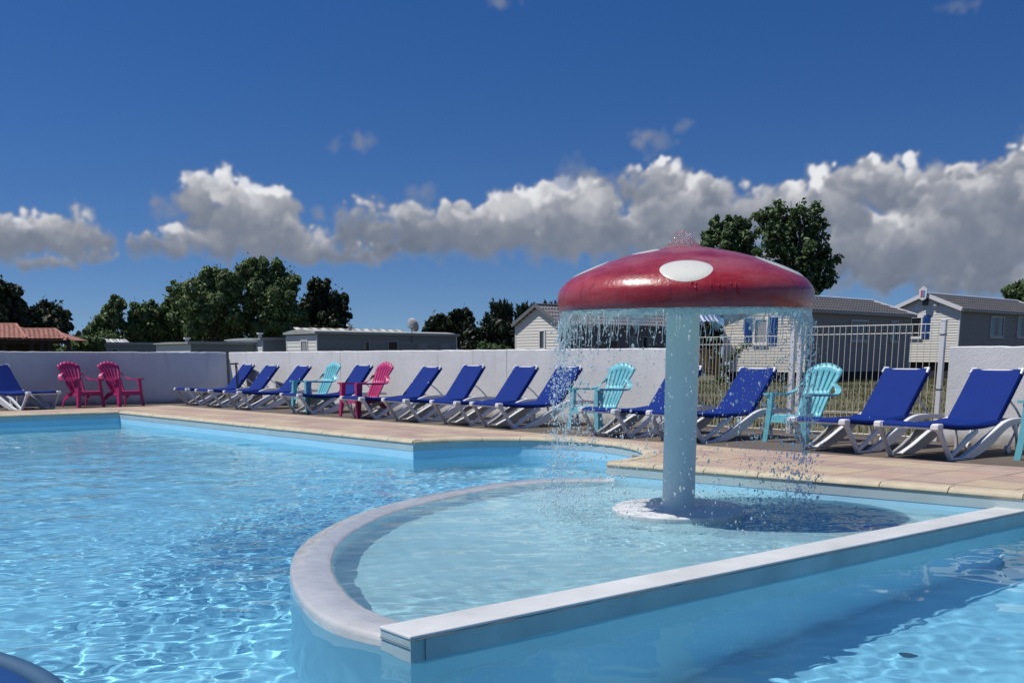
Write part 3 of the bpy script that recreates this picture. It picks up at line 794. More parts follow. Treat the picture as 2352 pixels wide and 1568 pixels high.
    def window(s, face, a0, a1, z0, z1, fr=.06, frame_m=None, curtain=None, mull=0, sill=True):
        frame_m = frame_m or m_trim; d = .03
        mb = s.fbox(face, a0, a0 + fr, 0, d + .03, z0, z1); mb.f += [tuple(i + 8 for i in f) for f in mb.f[:6]]; mb.v += s.fbox(face, a1 - fr, a1, 0, d + .03, z0, z1).v
        for bx in ((a0 + fr, a1 - fr, z0, z0 + fr), (a0 + fr, a1 - fr, z1 - fr, z1)):
            q = s.fbox(face, bx[0], bx[1], 0, d + .027, bx[2], bx[3]); mb.add(q.v, q.f)
        for k in range(mull):
            am = a0 + (a1 - a0) * (k + 1) / (mull + 1); q = s.fbox(face, am - fr * .4, am + fr * .4, 0, d + .024, z0 + fr, z1 - fr); mb.add(q.v, q.f)
        w_ = mb.build('window', frame_m, s.root)
        s.fbox(face, a0 + fr, a1 - fr, .0, d, z0 + fr, z1 - fr).build('pane', m_glass, w_)
        if curtain:
            c0, c1, = curtain; s.fbox(face, a0 + fr + (a1 - a0 - 2 * fr) * c0, a0 + fr + (a1 - a0 - 2 * fr) * c1, d + .001, d + .004, z0 + fr, z1 - fr).build('curtain', m_curtain, w_)
        if sill: s.fbox(face, a0 - .03, a1 + .03, 0, d + .06, z0 - .045, z0 - .002).build('sill', frame_m, w_)
        return w_
    def shutter(s, face, a0, a1, z0, z1):
        sh = s.fbox(face, a0, a1, .0, .045, z0, z1).build('shutter', m_shut, s.root)
        n = max(6, int((z1 - z0) / .085)); h = (z1 - z0 - .12) / n; me = s.fbox(face, a0 + .05, a1 - .05, .046, .062, .012, h - .012).mesh('louvre', m_shut)
        for k in range(n): link('louvre', me, sh, (0, 0, z0 + .06 + k * h))

# H2: beige home with blue shutters straight behind the fence
P2 = at(1850, 800, 41.0)[:2]
h2 = Home('mobile_home', 'beige clad home with blue shutters on its end wall, behind the wire fence', P2, 8.0, 3.95, .50, 2.93, .62, m_board_b, m_roofd, m_trim, pitch=.118, sidepitch=.15, side_m=mat('shade_toned_siding', (.27, .26, .255), .6, island=.04))  # long side: same cladding, its shade put into the darker colour
a0, a1, z0, z1 = h2.quad('end', 1733, 731, 1765, 791); h2.window('end', a0, a1, z0, z1, .07, curtain=(0, .8))
for u0, u1 in ((1711, 1728), (1768, 1786)):
    b0, b1, _, _ = h2.quad('end', u0, 731, u1, 793); h2.shutter('end', b0, b1, z0 - .03, z1 + .03)
a0, a1, z0, z1 = h2.quad('side', 1952, 734, 1991, 784); h2.window('side', a0, a1, z0, z1, .07, mat('shade_toned_trim', (.52, .52, .53), .5), curtain=(.1, .5))  # white frame, darkened in colour for the shaded side
a0, a1, z0, z1 = h2.quad('side', 2044, 736, 2060, 785); h2.window('side', a0, a1, z0, z1, .06, mat('shade_toned_trim', (.52, .52, .53), .5))
fc = D.curves.new('house_number', 'FONT'); fc.body = 'C 211'; fc.size = .34; fc.extrude = .004
fo = D.objects.new('house_number', fc); COL.objects.link(fo); bpy.context.view_layer.update()
tm = D.meshes.new_from_object(fo); D.objects.remove(fo); tm.materials.append(m_black)
a1, z1_ = onplane(1811, 722, P2, HA + math.pi / 2)
to = link('house_number', tm, h2.root, (-.034, a1, z1_)); to.rotation_euler = (math.pi / 2, 0, -math.pi / 2)
# H3: cream home at the right with a small crest under the ridge
P3 = at(2199, 800, 48.0)[:2]
h3 = Home('mobile_home', 'cream home at the far right with white roof edges and a crest plate', P3, 9.5, 3.35, 1.0 - 6 / 2445 * 48, 3.30, .66, m_board, m_roofd, m_trim, pitch=.12, sidepitch=.15, side_m=mat('shade_toned_siding', (.27, .26, .255), .6), oh=.22)
a0, a1, z0, z1 = h3.quad('end', 2086, 727, 2119, 776); h3.window('end', a0, a1, z0, z1, .07, mull=0)
b0, b1, _, _ = h3.quad('end', 2121, 727, 2136, 776); h3.shutter('end', b0, b1, z0 - .03, z1 + .03)
a0, a1, z0, z1 = h3.quad('side', 2273, 726, 2304, 775); h3.window('side', a0, a1, z0, z1, .07, mat('shade_toned_trim', (.52, .52, .53), .5), curtain=(.35, .65))
a0, a1, z0, z1 = h3.quad('side', 2335, 726, 2362, 775); h3.window('side', a0, a1, z0, z1, .07, mat('shade_toned_trim', (.52, .52, .53), .5), curtain=(.35, .65))
yc = 3.35 / 2
pl = MB().prism([(-.20, .20), (-.16, -.22), (0, -.30), (.16, -.22), (.20, .20), (0, .34)], 0, .05, Matrix.Translation((-.36, yc, 3.98)) @ Matrix(((0, 0, 1, 0), (1, 0, 0, 0), (0, 1, 0, 0), (0, 0, 0, 1)))).build('crest_plate', m_trim, h3.root)
MB().box(-.367, -.362, yc - .10, yc - .01, 3.82, 4.14).build('blue_field', mat('crest_blue', (.08, .25, .55), .5), pl)
MB().box(-.367, -.362, yc + .01, yc + .10, 3.82, 4.14).build('red_field', mat('crest_red', (.5, .08, .08), .5), pl)
MB().box(-.16, -.01, yc - .62, yc - .46, 3.43, 3.50).build('wall_lamp', m_trim, h3.root)
MB().box(-.10, -.02, yc - .12, yc + .12, 3.48, 3.82).build('vent', m_roofd, h3.root)
# H1: gable home left of the mushroom stalk
P1 = at(1286, 800, 54.0)[:2]
h1 = Home('mobile_home', 'cream gable-ended home with grey tiled roof, half hidden by the falling water', P1, 10.6, 3.45, .30, 2.85, .92, m_board, m_roofm, m_trimg, pitch=.155, sidepitch=.2, side_m=mat('shade_toned_cream_siding', (.17, .17, .17), .7, island=.05))  # long side is cream cladding too, shade painted into its grey
a0, a1, z0, z1 = h1.quad('end', 1239, 757, 1254, 803); h1.window('end', a0, a1, z0, z1, .08, curtain=(.0, .35))
for uu in ((1398, 780, 1418, 806), (1443, 772, 1464, 806), (1474, 772, 1496, 806)):
    a0, a1, z0, z1 = h1.quad('side', *uu); h1.window('side', a0, a1, z0, z1, .06, m_darkboard, sill=False)
MB().tube([(4.4, 1.0, 3.2), (4.4, 1.0, 4.05)], .11, 8).build('flue', m_black, h1.roof)
# M1..M4: pale caravans to the left
PM1 = at(728, 790, 57.0)[:2]
m1 = Home('mobile_home', 'largest pale caravan on the left, a satellite dish and striped awning on its roof', PM1, 9.6, 3.3, -.1, 1 + 60 / 2445 * 57, .22, mat('pale_siding', (.74, .755, .71), .6, island=.04), m_roofl, m_trim, pitch=.2, sidepitch=.24, side_m=mat('shade_toned_pale_siding', (.23, .255, .25), .65, island=.05), gable=False)  # side boards: pale cladding with the shade worked into the colour
a0, a1, z0, z1 = m1.quad('end', 692, 781, 708, 812); m1.window('end', a0, a1, z0, z1, .08, curtain=(.2, .9))
for uu in ((834, 782, 849, 812), (889, 782, 914, 812), (958, 788, 988, 812), (1010, 789, 1040, 812)):
    a0, a1, z0, z1 = m1.quad('side', *uu); m1.window('side', a0, a1, z0, z1, .08, mat('grey_frame', (.30, .33, .33), .6), curtain=(.05, .95) if uu[0] > 900 else None, sill=False)
def vent_pipe(home, u, vt, y, zb, r=.14):
    a_, _ = onplane(u, vt, (home.P[0] - math.sin(home.ang) * y, home.P[1] + math.cos(home.ang) * y), home.ang); zt = onplane(u, vt, (home.P[0] - math.sin(home.ang) * y, home.P[1] + math.cos(home.ang) * y), home.ang)[1]
    f = MB().tube([(a_, y, zb), (a_, y, zt - .08)], r * .8, 10).build('flue', m_roofl, home.roof, True)
    MB().tube([(a_, y, zt - .08), (a_, y, zt)], r * 1.35, 10).build('cowl', m_trim, f, True)
vent_pipe(m1, 803, 745, 1.6, m1.ze + .1)
PM2 = at(603, 795, 60.0)[:2]
m2 = Home('mobile_home', 'small pale caravan with a flue, tucked against the left end of the largest one', PM2, 7.5, 4.4, -.8, 1 + 46 / 2445 * 60, .08, mat('pale_siding', (.74, .755, .71), .6), m_roofl, m_trim, pitch=.17, sidepitch=.24, side_m=mat('shade_toned_pale_siding', (.23, .255, .25), .65), gable=False)
vent_pipe(m2, 597, 764, 1.2, m2.ze + .1)
PM3 = at(437, 800, 58.0)[:2]
m3 = Home('mobile_home', 'low pale caravan with a flue, in front of the middle of the big green trees', PM3, 9.0, 4.6, -.9, 1 + 37 / 2445 * 58, .08, mat('pale_siding', (.74, .755, .71), .6), m_roofl, m_trim, pitch=.16, sidepitch=.24, side_m=mat('shade_toned_pale_siding', (.23, .255, .25), .65), gable=False)
vent_pipe(m3, 429, 775, 1.2, m3.ze + .1)
PM4 = at(226, 800, 66.0)[:2]
m4 = Home('mobile_home', 'leftmost low caravan, partly behind garden bushes, striped awning along its roof', PM4, 13.0, 3.4, -.9, 1 + 36 / 2445 * 66, .12, mat('pale_siding', (.74, .755, .71), .6), m_roofl, m_trim, pitch=.2, sidepitch=.24, side_m=mat('shade_toned_pale_siding', (.23, .255, .25), .65), gable=False)
vent_pipe(m4, 232, 775, 1.0, m4.ze, .16)
for uu in ((255, 800, 272, 815), (335, 803, 350, 815)):
    a0, a1, z0, z1 = m4.quad('side', *uu); m4.window('side', a0, a1, z0, z1, .08, mat('grey_frame', (.30, .33, .33), .6), sill=False)
# striped awnings: stripe strips side by side, each a part
def awning(label, P, ang, L, w, z, drop, n, cols, sag=.05):
    r = empty('awning', (P[0], P[1], z), ang); tag(r, label, 'awning', 'striped awnings on the homes')
    for i in range(n):
        x0, x1 = L * i / n, L * (i + 1) / n; V = []
        for k in range(7):
            t = k / 6
            V += [(x0, w * t, drop * t - sag * math.sin(math.pi * t) + .02 * math.sin(i * 1.9)), (x1, w * t, drop * t - sag * math.sin(math.pi * t) + .02 * math.sin((i + 1) * 1.9))]
        o = MB().add(V, [(2 * k, 2 * k + 1, 2 * k + 3, 2 * k + 2) for k in range(6)]).build('stripe', cols[i % 2], r, True)
    return r
m_cre = mat('cream_canvas', (.62, .60, .52), .8, var=.06); m_taupe = mat('taupe_canvas', (.26, .25, .22), .8)
def aw_on(home, u0, u1, v, w, drop, n, cols, label):
    y = 1.9; Pb = (home.P[0] - math.sin(home.ang) * y, home.P[1] + math.cos(home.ang) * y)
    a0, z = onplane(u0, v, Pb, home.ang); a1, _ = onplane(u1, v, Pb, home.ang)
    Pw = (Pb[0] + math.cos(home.ang) * a0, Pb[1] + math.sin(home.ang) * a0)
    r = awning(label, Pw, home.ang, a1 - a0, w, z, drop, n, cols)
    MB().bar((0, 0, -.02), (a1 - a0, 0, -.02), .05, .05).build('front_bar', m_trim, r)
    for x in (.1, (a1 - a0) / 2, a1 - a0 - .1): MB().bar((x, 0, -.5), (x, 0, 0), .05, .05).build('support', m_trim, r)
aw_on(m1, 700, 955, 764.5, 1.3, .33, 26, (m_cre, m_taupe), 'long cream and taupe striped awning over the roof of the largest caravan')
aw_on(m4, 236, 302, 785.5, .8, .22, 16, (m_trim, m_taupe), 'small white and grey striped awning over the leftmost caravan')
# dish
dp_ = at(946, 748, 61.0)
dish = empty('satellite_dish', dp_, rad(35)); tag(dish, 'grey satellite dish above the right end of the striped awning', 'satellite dish')
mb = MB(); prof = [(.02 + .40 * k / 6, .13 * (k / 6) ** 2) for k in range(7)]; mb.lathe(prof, 20)
o = mb.build('reflector', mat('dish_grey', (.42, .42, .43), .5), dish, True); o.rotation_euler = (rad(68), 0, rad(105))
o.modifiers.new('solid', 'SOLIDIFY').thickness = .015
MB().tube([(0, 0, -.1), (.05, .1, -.45), (.05, .1, -.95)], .03, 8).build('mast', m_trimg, dish, True)
MB().tube([(0, 0, -.2), (-.42, -.2, -.05)], .015, 6).build('feed_arm', m_trimg, dish, True)
# porch of the beige home: blue and white awning, timber terrace rail
PT = at(1592, 800, 43.5)[:2]
m_blue_s = mat('blue_canvas', (.03, .07, .32), .8)
aw = awning('blue and white striped awning just right of the mushroom stalk', at(1585, 736, 43.3)[:2], rad(0), 1.3, 1.1, at(1600, 738, 43.3)[2], .32, 14, (m_trim, m_blue_s), .03)
m_wood = mat('honey_wood', (.34, .20, .075), .7, var=.16, vscale=3)
terrace = empty('timber_terrace', (PT[0], PT[1], 0), 0); tag(terrace, 'honey coloured timber terrace railing right of the mushroom stalk', 'terrace')
zt = at(1620, 801, 43.5)[2]; zf = at(1620, 855, 43.5)[2]; gx = at(1650, 800, 43.5)[0] - PT[0]
MB().box(-1.5, gx + .3, -.02, .9, zf - .10, zf + .06).build('deck_beam', m_wood, terrace)
MB().box(-1.5, gx - .02, -.05, .02, zt - .05, zt).build('handrail', m_wood, terrace)
me = MB().box(0, .09, -.04, -.015, zf + .22, zt - .05).mesh('slat', m_wood)
k = 0; x = -1.45
while x < gx - .12: link('slat', me, terrace, (x, 0, 0)); x += .125
MB().box(-1.5, gx - .02, -.045, .0, zf + .14, zf + .22).build('lower_rail', m_wood, terrace)
for x in (gx - .12, gx + .0): MB().box(x, x + .1, -.07, .03, -.2, zt + .02).build('post', m_wood, terrace)
# terracotta garden pavilion at the far left
PVY = 45.0
m_tile = mat('terracotta_tile', (.36, .165, .125), .75, island=.14, var=.10, vscale=2)
pav = empty('garden_pavilion', (*at(0, 777, PVY)[:2], 0)); tag(pav, 'open garden pavilion with terracotta tiled hip roof at the left edge', 'pavilion')
x0p = at(0, 777, PVY)[0]
def pxz(u, v, Y=PVY): p = at(u, v, Y); return p[0] - x0p, p[2]
tile_me = MB(); V = []; nn = 5
for e, (yy, zz) in enumerate(((0, .0), (.0, .0))): pass
for t, dz in ((0, .030), (1, .004)):
    for k in range(nn):
        V.append((-.105 + .21 * k / (nn - 1), t, dz + .030 * math.sin(math.pi * k / (nn - 1))))
def tile_mesh(run, dzr):
    vs = [(x, t * run, z + t * dzr) for x, t, z in V] + [(x, t * run, z + t * dzr - .02) for x, t, z in V]
    return MB().add(vs, [(k, k + 1, nn + k + 1, nn + k) for k in range(nn - 1)] + [(2 * nn + k, 2 * nn + k + 1, k + 1, k) for k in range(nn - 1)]).mesh('roof_tile', m_tile)
def hip(u0, u1t, u1b, vt, vb, depth, n):
    xa, zt_ = pxz(u0, vt, PVY + depth); xb, _ = pxz(u1t, vt, PVY + depth); xc, zb_ = pxz(u1b, vb)
    row = (zt_ - zb_) / n; run = depth / n; me_ = tile_mesh(run * 1.06, row * 1.06)
    ra = pxz(u0, vb)[0]
    rf = MB().add([(ra, 0, zb_ - .03), (xc, 0, zb_ - .03), (xb, depth, zt_ - .03), (xa, depth, zt_ - .03), (xc, depth * 2, zb_ - .03), (ra, depth * 2, zb_ - .03)],
                  [(0, 1, 2, 3), (1, 4, 2), (3, 2, 4, 5), (0, 5, 4, 1)]).build('roof', m_tile, pav)
    for r_ in range(n):
        t = (r_ + .5) / n; xe = xc + (xb - xc) * t; x = ra + (.105 if r_ % 2 else 0)
        while x < xe - .02: link('roof_tile', me_, rf, (x, run * r_, zb_ + row * r_)); x += .21
    MB().tube([(xa, depth, zt_ + .02), (xb, depth, zt_ + .02), (xc + .02, 0, zb_ + .02)], .055, 8).build('ridge_tile', m_tile, rf, True)
    return rf, zb_
rf1, ze1 = hip(-90, 38, 60, 745.5, 777, 1.6, 7)
rf2, ze2 = hip(36, 128, 154, 757, 778.5, 1.1, 5)
m_darkwood = mat('dark_wood', (.03, .024, .02), .85)
for u in (-60, 5, 68, 92, 108, 152):
    x, _ = pxz(u, 790); MB().box(x - .07, x + .07, .15, .29, -.5, ze2 - .0).build('post', m_darkwood, pav)
x9, _ = pxz(153, 780); xm, _ = pxz(-90, 780)
MB().box(xm, x9, .12, .26, ze2 - .2, ze2 - .03).build('beam', m_darkwood, pav)
MB().box(xm, x9 * .45, 1.6, 1.7, -.5, ze2 - .05).build('back_wall', m_darkwood, pav)
# ================================================================ sun loungers
m_frame = mat('white_resin', (.74, .74, .75), .38, var=.03)
m_sling = mat('blue_sling', (.003, .024, .180), .8, spec=.2, bump=.0006, bscale=900, var=.07, vscale=2.5)
def side_profile():
    # closed outline in x (along) and z (up) of the broad swept leg that becomes the rail
    top = spline([(.44, .02), (.62, .10), (.80, .22), (.98, .325), (1.16, .385), (1.36, .40), (1.56, .392), (1.80, .375)], 5)
    bot = spline([(1.80, .33), (1.56, .34), (1.38, .335), (1.22, .315), (1.06, .25), (.90, .14), (.76, .055), (.66, .012)], 5)
    return [(.43, .0)] + top + bot + [(.64, 0)]
def sling_strip(pts, half, th, name, parent, m):
    n = len(pts); V = []; k = 0
    prof = [(-half, -.055), (-half - .004, -.02), (-half + .012, .004), (-half + .05, .006), (0, -.006), (half - .05, .006), (half - .012, .004), (half + .004, -.02), (half, -.055)]
    for i, (x, z, nxx, nz) in enumerate(pts):
        for y, h in prof: V.append((x + nxx * h, y, z + nz * h))
    q = len(prof); F_ = [(i * q + j, i * q + j + 1, (i + 1) * q + j + 1, (i + 1) * q + j) for i in range(n - 1) for j in range(q - 1)]
    F_ += [tuple(range(q)), tuple(range((n - 1) * q, n * q))]
    o = MB().add(V, F_).build(name, m, parent, True, 50); return o
def path_normals(P):
    out = []
    for i, p in enumerate(P):
        a_ = Vector(P[max(i - 1, 0)]); b_ = Vector(P[min(i + 1, len(P) - 1)]); d = (b_ - a_).normalized(); out.append((p[0], p[1], -d.y, d.x))
    return out
def make_lounger():
    r = empty('sun_lounger')
    hw = .335
    for s in (-1, 1):
        y0, y1 = (hw - .012, hw + .045) if s > 0 else (-hw - .045, -hw + .012)
        M = Matrix(((1, 0, 0, 0), (0, 0, 1, 0), (0, 1, 0, 0), (0, 0, 0, 1)))
        f = MB().prism(side_profile(), y0, y1, M).build('side_frame', m_frame, r, bevel=.012)
        # foot leg, ground runner and the strut that climbs back under the seat
        MB().tube([(.00, s * hw, .345), (.05, s * (hw + .01), .30), (.14, s * (hw + .015), .17), (.245, s * (hw + .02), .035), (.27, s * (hw + .02), .015)], [.036, .034, .030, .032, .034], 8, .75).build('leg', m_frame, r, True, 50)
        MB().bar((.235, s * (hw + .02), .012), (.50, s * (hw + .02), .012), .05, .024).build('runner', m_frame, r, bevel=.006)
        MB().tube([(.29, s * (hw - .0), .03), (.42, s * (hw - .012), .09), (.62, s * (hw - .02), .22), (.74, s * (hw - .03), .285)], [.024, .034, .038, .03], 8, .5).build('strut', m_frame, r, True, 50)
        MB().tube([(1.30, s * (hw + .01), .35), (1.36, s * (hw + .02), .26), (1.40, s * (hw + .025), .12), (1.42, s * (hw + .03), .0)], [.034, .027, .022, .024], 8, .7).build('leg', m_frame, r, True, 50)
        MB().tube([(1.56, s * (hw - .06), .33), (1.50, s * (hw - .08), .18), (1.44, s * (hw - .10), .06)], [.014, .013, .016], 7).build('support_arm', m_frame, r, True, 50)
        MB().tube([(1.44, s * (hw - .12), .045), (1.44, s * (hw - .08), .045)], .045, 14).build('wheel', m_frame, r, True, 50)
        # corner shells at the foot end
        MB().box(-.045, .06, s * hw - .045, s * hw + .045, .315, .388).build('corner_cap', m_frame, r, bevel=.018)
    MB().bar((.0, -hw, .345), (.0, hw, .345), .05, .045).build('foot_rail', m_frame, r, bevel=.01)
    seat = [(-.035, .345), (-.03, .372), (.0, .388), (.10, .392), (.30, .372), (.55, .352), (.80, .352), (.98, .368), (1.08, .378)]
    o = sling_strip(path_normals(spline(seat, 3)), hw - .052, .01, 'seat', r, m_sling)
    mb = MB()
    for s in (-1, 1): mb.tube([(.05, s * (hw - .028), .365), (.30, s * (hw - .026), .345), (.6, s * (hw - .026), .328), (.85, s * (hw - .028), .33), (1.06, s * (hw - .03), .355)], .026, 8)
    mb.build('seat_rail', m_sling, r, True)
    th = math.atan2(.50, .42); d = Vector((math.cos(th), math.sin(th)))
    back = [(1.055, .372), (1.075, .392), (1.12, .45), (1.25, .605), (1.42, .800), (1.445, .828)]
    back = [(1.06 + .7 * t * d.x + .006 * math.sin(math.pi * t), .375 + .7 * t * d.y) for t in (0, .12, .3, .5, .7, .86, .96, 1.0)]
    o = sling_strip(path_normals(back), hw - .035, .01, 'backrest', r, m_sling)
    e = Vector(back[-1])
    for s in (-1, 1): MB().tube([(e.x - d.x * .05, s * (hw - .035), e.y - d.y * .05 - .01), (e.x + d.x * .012, s * (hw - .045), e.y + d.y * .012 - .008), (e.x + d.x * .014, s * (hw - .10), e.y + d.y * .014 - .008)], [.015, .021, .012], 8).build('corner_cap', m_frame, o, True)
    MB().tube([(e.x, -(hw - .08), e.y - .012), (e.x, hw - .08, e.y - .012)], .011, 8).build('head_rail', m_frame, o, True)
    mb = MB()
    for s in (-1, 1): mb.tube([(1.06, s * (hw - .065), .35), (e.x - .01, s * (hw - .065), e.y - .03)], -0+.010, 8)
    mb.build('back_frame', m_sling, o, True)
    MB().tube([(1.27, hw - .06, .62), (1.44, hw - .05, .50), (1.56, hw - .04, .385)], .012, 8).build('prop', m_frame, r, True)
    MB().tube([(1.27, -hw + .06, .62), (1.44, -hw + .05, .50), (1.56, -hw + .04, .385)], .012, 8).build('prop', m_frame, r, True)
    MB().bar((1.74, -hw, .352), (1.74, hw, .352), .06, .035).build('rear_rail', m_frame, r, bevel=.008)
    return r
LOUNGERS = [  # photo point of the near foot leg on the ground, heading of the head end, label
    (459.5, 930.6, 40, 'blue lounger farthest left in the long row, next to the black pole'),
    (512.7, 935.2, 40, 'second blue lounger from the left end of the long row'),
    (579.9, 941, 39, 'third blue lounger of the long row, directly left of the small far turquoise chair'),
    (718.8, 950.9, 39, 'blue lounger between the far turquoise chair and the pink chair of the long row'),
    (863.4, 962.5, 38, 'blue lounger directly right of the pink chair in the long row'),
    (965.9, 969.3, 38, 'blue lounger under the caravan windows, second to the right of the pink chair'),
    (1083, 977.2, 37.5, 'blue lounger in front of the wall joint, third to the right of the pink chair'),
    (1180.2, 984.1, 37.5, 'blue lounger seen through the left curtain of falling water'),
    (1448, 1005.3, 37, 'blue lounger whose backrest is cut by the left side of the mushroom stalk'),
    (1615.8, 1016.9, 37, 'blue lounger right behind the mushroom stalk, in front of the left fence panel'),
    (1971.2, 1040.6, 36, 'blue lounger in front of the fence, directly right of the largest turquoise chair'),
    (2183.4, 1057.5, 35, 'blue lounger nearest to the camera, in front of the right wall'),
]
lp = make_lounger()
def put(o, u, v, ang, lx, ly, z=-.03):            # local point (lx, ly) stands under the photo point (u, v)
    x, y = gp(u, v, z); a_ = rad(ang)
    o.location = (x - lx * math.cos(a_) + ly * math.sin(a_), y - lx * math.sin(a_) - ly * math.cos(a_), z); o.rotation_euler = (0, 0, a_)
def lean(o):
    b_ = [c for c in o.children if c.name.startswith('backrest')][0]; t = rad(random.uniform(-2.2, 2.2)); h_ = Vector((1.21, 0, .375)); R_ = Matrix.Rotation(t, 3, 'Y'); b_.rotation_euler = (0, t, 0); b_.location = h_ - R_ @ h_
def stretch(o):                                   # the seat is a little longer than first laid out
    if o.type == 'MESH' and not o.data.get('done'):
        for v in o.data.vertices:
            t = min(1, max(0, (v.co.x - .5) / .5)); v.co.x += .15 * t * t * (3 - 2 * t)
        o.data['done'] = True
    for c in o.children: stretch(c)
bpy.context.view_layer.update(); stretch(lp)
GL = 'blue and white sun loungers round the pool'
for i, (u, v, ang, lab) in enumerate(LOUNGERS):
    o = lp if i == 0 else copy_tree(lp)
    put(o, u, v, ang + random.uniform(-1, 1), .27, -.355); tag(o, lab, 'sun lounger', GL); lean(o)
o = copy_tree(lp); put(o, 122, 939.8, 147, .27, -.355); tag(o, 'lone blue lounger against the shaded left wall, cut by the left edge', 'sun lounger', GL)

# ================================================================ adirondack chairs
m_pink = mat('pink_resin', (.45, .030, .145), .42, var=.05)
m_turq = mat('turquoise_resin', (.15, .48, .55), .42, var=.05)
m_sticker = mat('white_sticker', (.75, .75, .75), .5)
def make_chair(m, name):
    r = empty(name)           # local: +x is the front, y across
    # fan back: grid with real slots, leaning backwards
    zb0, zt = .30, .985
    def width(t):             # half width along the back height
        pts = [(0, .175), (.12, .180), (.30, .192), (.42, .200), (.50, .186), (.58, .196), (.72, .228), (.86, .252), (1.0, .262)]
        for (a0, b0), (a1, b1) in zip(pts, pts[1:]):
            if t <= a1: return b0 + (b1 - b0) * (t - a0) / (a1 - a0)
        return pts[-1][1]
    ns = 6; sl = .085
    cols_ = []; c = -1.0
    for i in range(ns):
        wdt = (2 - (ns - 1) * sl) / ns; cols_.append((c, c + wdt, 0)); c += wdt
        if i < ns - 1: cols_.append((c, c + sl, 1)); c += sl
    svals = [-1.0] + [x[1] for x in cols_]
    tv = [0, .05, .12, .20, .28, .36, .44, .47, .53, .56, .64, .72, .80, .88, .93, .965, 1.0]
    def pt(s_, t):
        arc = .072 * (1 - s_ * s_) * max(0, (t - .55) / .45) ** 1.4 if t > .55 else 0
        lowc = -.022 * (s_ * s_) * max(0, (t - .55) / .45) ** 2
        z = zb0 + (zt - .075 - zb0) * t + arc + lowc; x = .02 - .30 * t - .03 * (1 - s_ * s_) + .0 - (.03 * t * t)
        return (x, s_ * width(t), z)
    verts = {}; V = []; F_ = []
    def vid(i, j):
        if (i, j) not in verts: verts[(i, j)] = len(V); V.append(pt(svals[i], tv[j]))
        return verts[(i, j)]
    for j in range(len(tv) - 1):
        tm = (tv[j] + tv[j + 1]) / 2
        for i, (_, _, slot) in enumerate(cols_):
            if slot and (.05 < tm < .47 or .53 < tm < .90 or tm > .955): continue
            F_.append((vid(i, j), vid(i + 1, j), vid(i + 1, j + 1), vid(i, j + 1)))
    o = MB().add(V, F_).build('backrest', m, r, True, 60)
    sd = o.modifiers.new('solid', 'SOLIDIFY'); sd.thickness = .022; sd.offset = 0
    # seat with slots, sloping back and rounded down at the front
    sp = [(-.02, .30), (.12, .305), (.28, .325), (.42, .352), (.475, .352), (.50, .335), (.505, .27)]
    V = []; F_ = []; ys_ = np.linspace(-.25, .25, 12)
    for x, z in sp:
        for y in ys_: V.append((x, y * (1 + .06 * (x > .4)), z))
    n = len(ys_)
    for j in range(len(sp) - 1):
        for i in range(n - 1):
            if j in (1, 2) and i % 2 == 1 and 0 < i < n - 2: continue
            F_.append((j * n + i, j * n + i + 1, (j + 1) * n + i + 1, (j + 1) * n + i))
    o = MB().add(V, F_).build('seat', m, r, True, 45); sd = o.modifiers.new('solid', 'SOLIDIFY'); sd.thickness = .018; sd.offset = -1
    MB().add([(.503, -.265, .34), (.503, .265, .34), (.515, .285, .25), (.515, -.285, .25), (.49, -.265, .34), (.49, .265, .34), (.49, .285, .25), (.49, -.285, .25)], [(0, 1, 2, 3), (7, 6, 5, 4), (0, 4, 5, 1), (3, 2, 6, 7), (0, 3, 7, 4), (1, 5, 6, 2)]).build('apron', m, r)
    if m is m_turq: MB().box(.5165, .519, .02, .10, .275, .325).build('sticker', m_sticker, r)
    for s in (-1, 1):
        # front leg: broad angled panel running from arm to ground
        mb = MB(); prof = [(.615, .285, .0), (.46, .288, .02), (.34, .292, .045), (.18, .305, .055), (.0, .325, .05)]
        V = []
        for z, y, ins in prof:
            w_ = .125 if z > .6 else (.115 if z > .4 else (.11 if z > .3 else (.085 if z > .1 else .06)))
            V += [(.52 + (.34 - z) * .03, s * y, z), (.52 - w_ + (.34 - z) * .03, s * y, z), (.52 - w_ + (.34 - z) * .03, s * (y - .018), z), (.503 + (.34 - z) * .03, s * (y - .018), z), (.503 + (.34 - z) * .03, s * (y - (.070 if z < .5 else .07)), z), (.52 + (.34 - z) * .03, s * (y - (.070 if z < .5 else .07)), z)]
        F_ = [(i * 6 + k, i * 6 + (k + 1) % 6, (i + 1) * 6 + (k + 1) % 6, (i + 1) * 6 + k) for i in range(len(prof) - 1) for k in range(6)] + [tuple(range(6)), tuple(range(24, 30))]
        mb.add(V, F_).build('leg', m, r)
        # rear leg, curving back and out
        P_ = spline([(.12, s * .24, .30), (.0, s * .255, .27), (-.12, s * .272, .16), (-.20, s * .285, .0)], 4) if False else None
        pr = [(.20, .245, .31, .07), (.04, .252, .29, .085), (-.06, .262, .23, .065), (-.13, .274, .13, .05), (-.175, .288, .0, .045)]
        V = []
        for x, y, z, w_ in pr:
            V += [(x - w_ / 2, s * y, z - .0), (x + w_ / 2, s * y, z - (.06 if z > .2 else 0)), (x + w_ / 2, s * (y - .02), z - (.06 if z > .2 else 0)), (x - w_ / 2, s * (y - .02), z)]
        F_ = [(i * 4 + k, i * 4 + (k + 1) % 4, (i + 1) * 4 + (k + 1) % 4, (i + 1) * 4 + k) for i in range(len(pr) - 1) for k in range(4)] + [(0, 1, 2, 3), (16, 17, 18, 19)]
        MB().add(V, F_).build('leg', m, r)
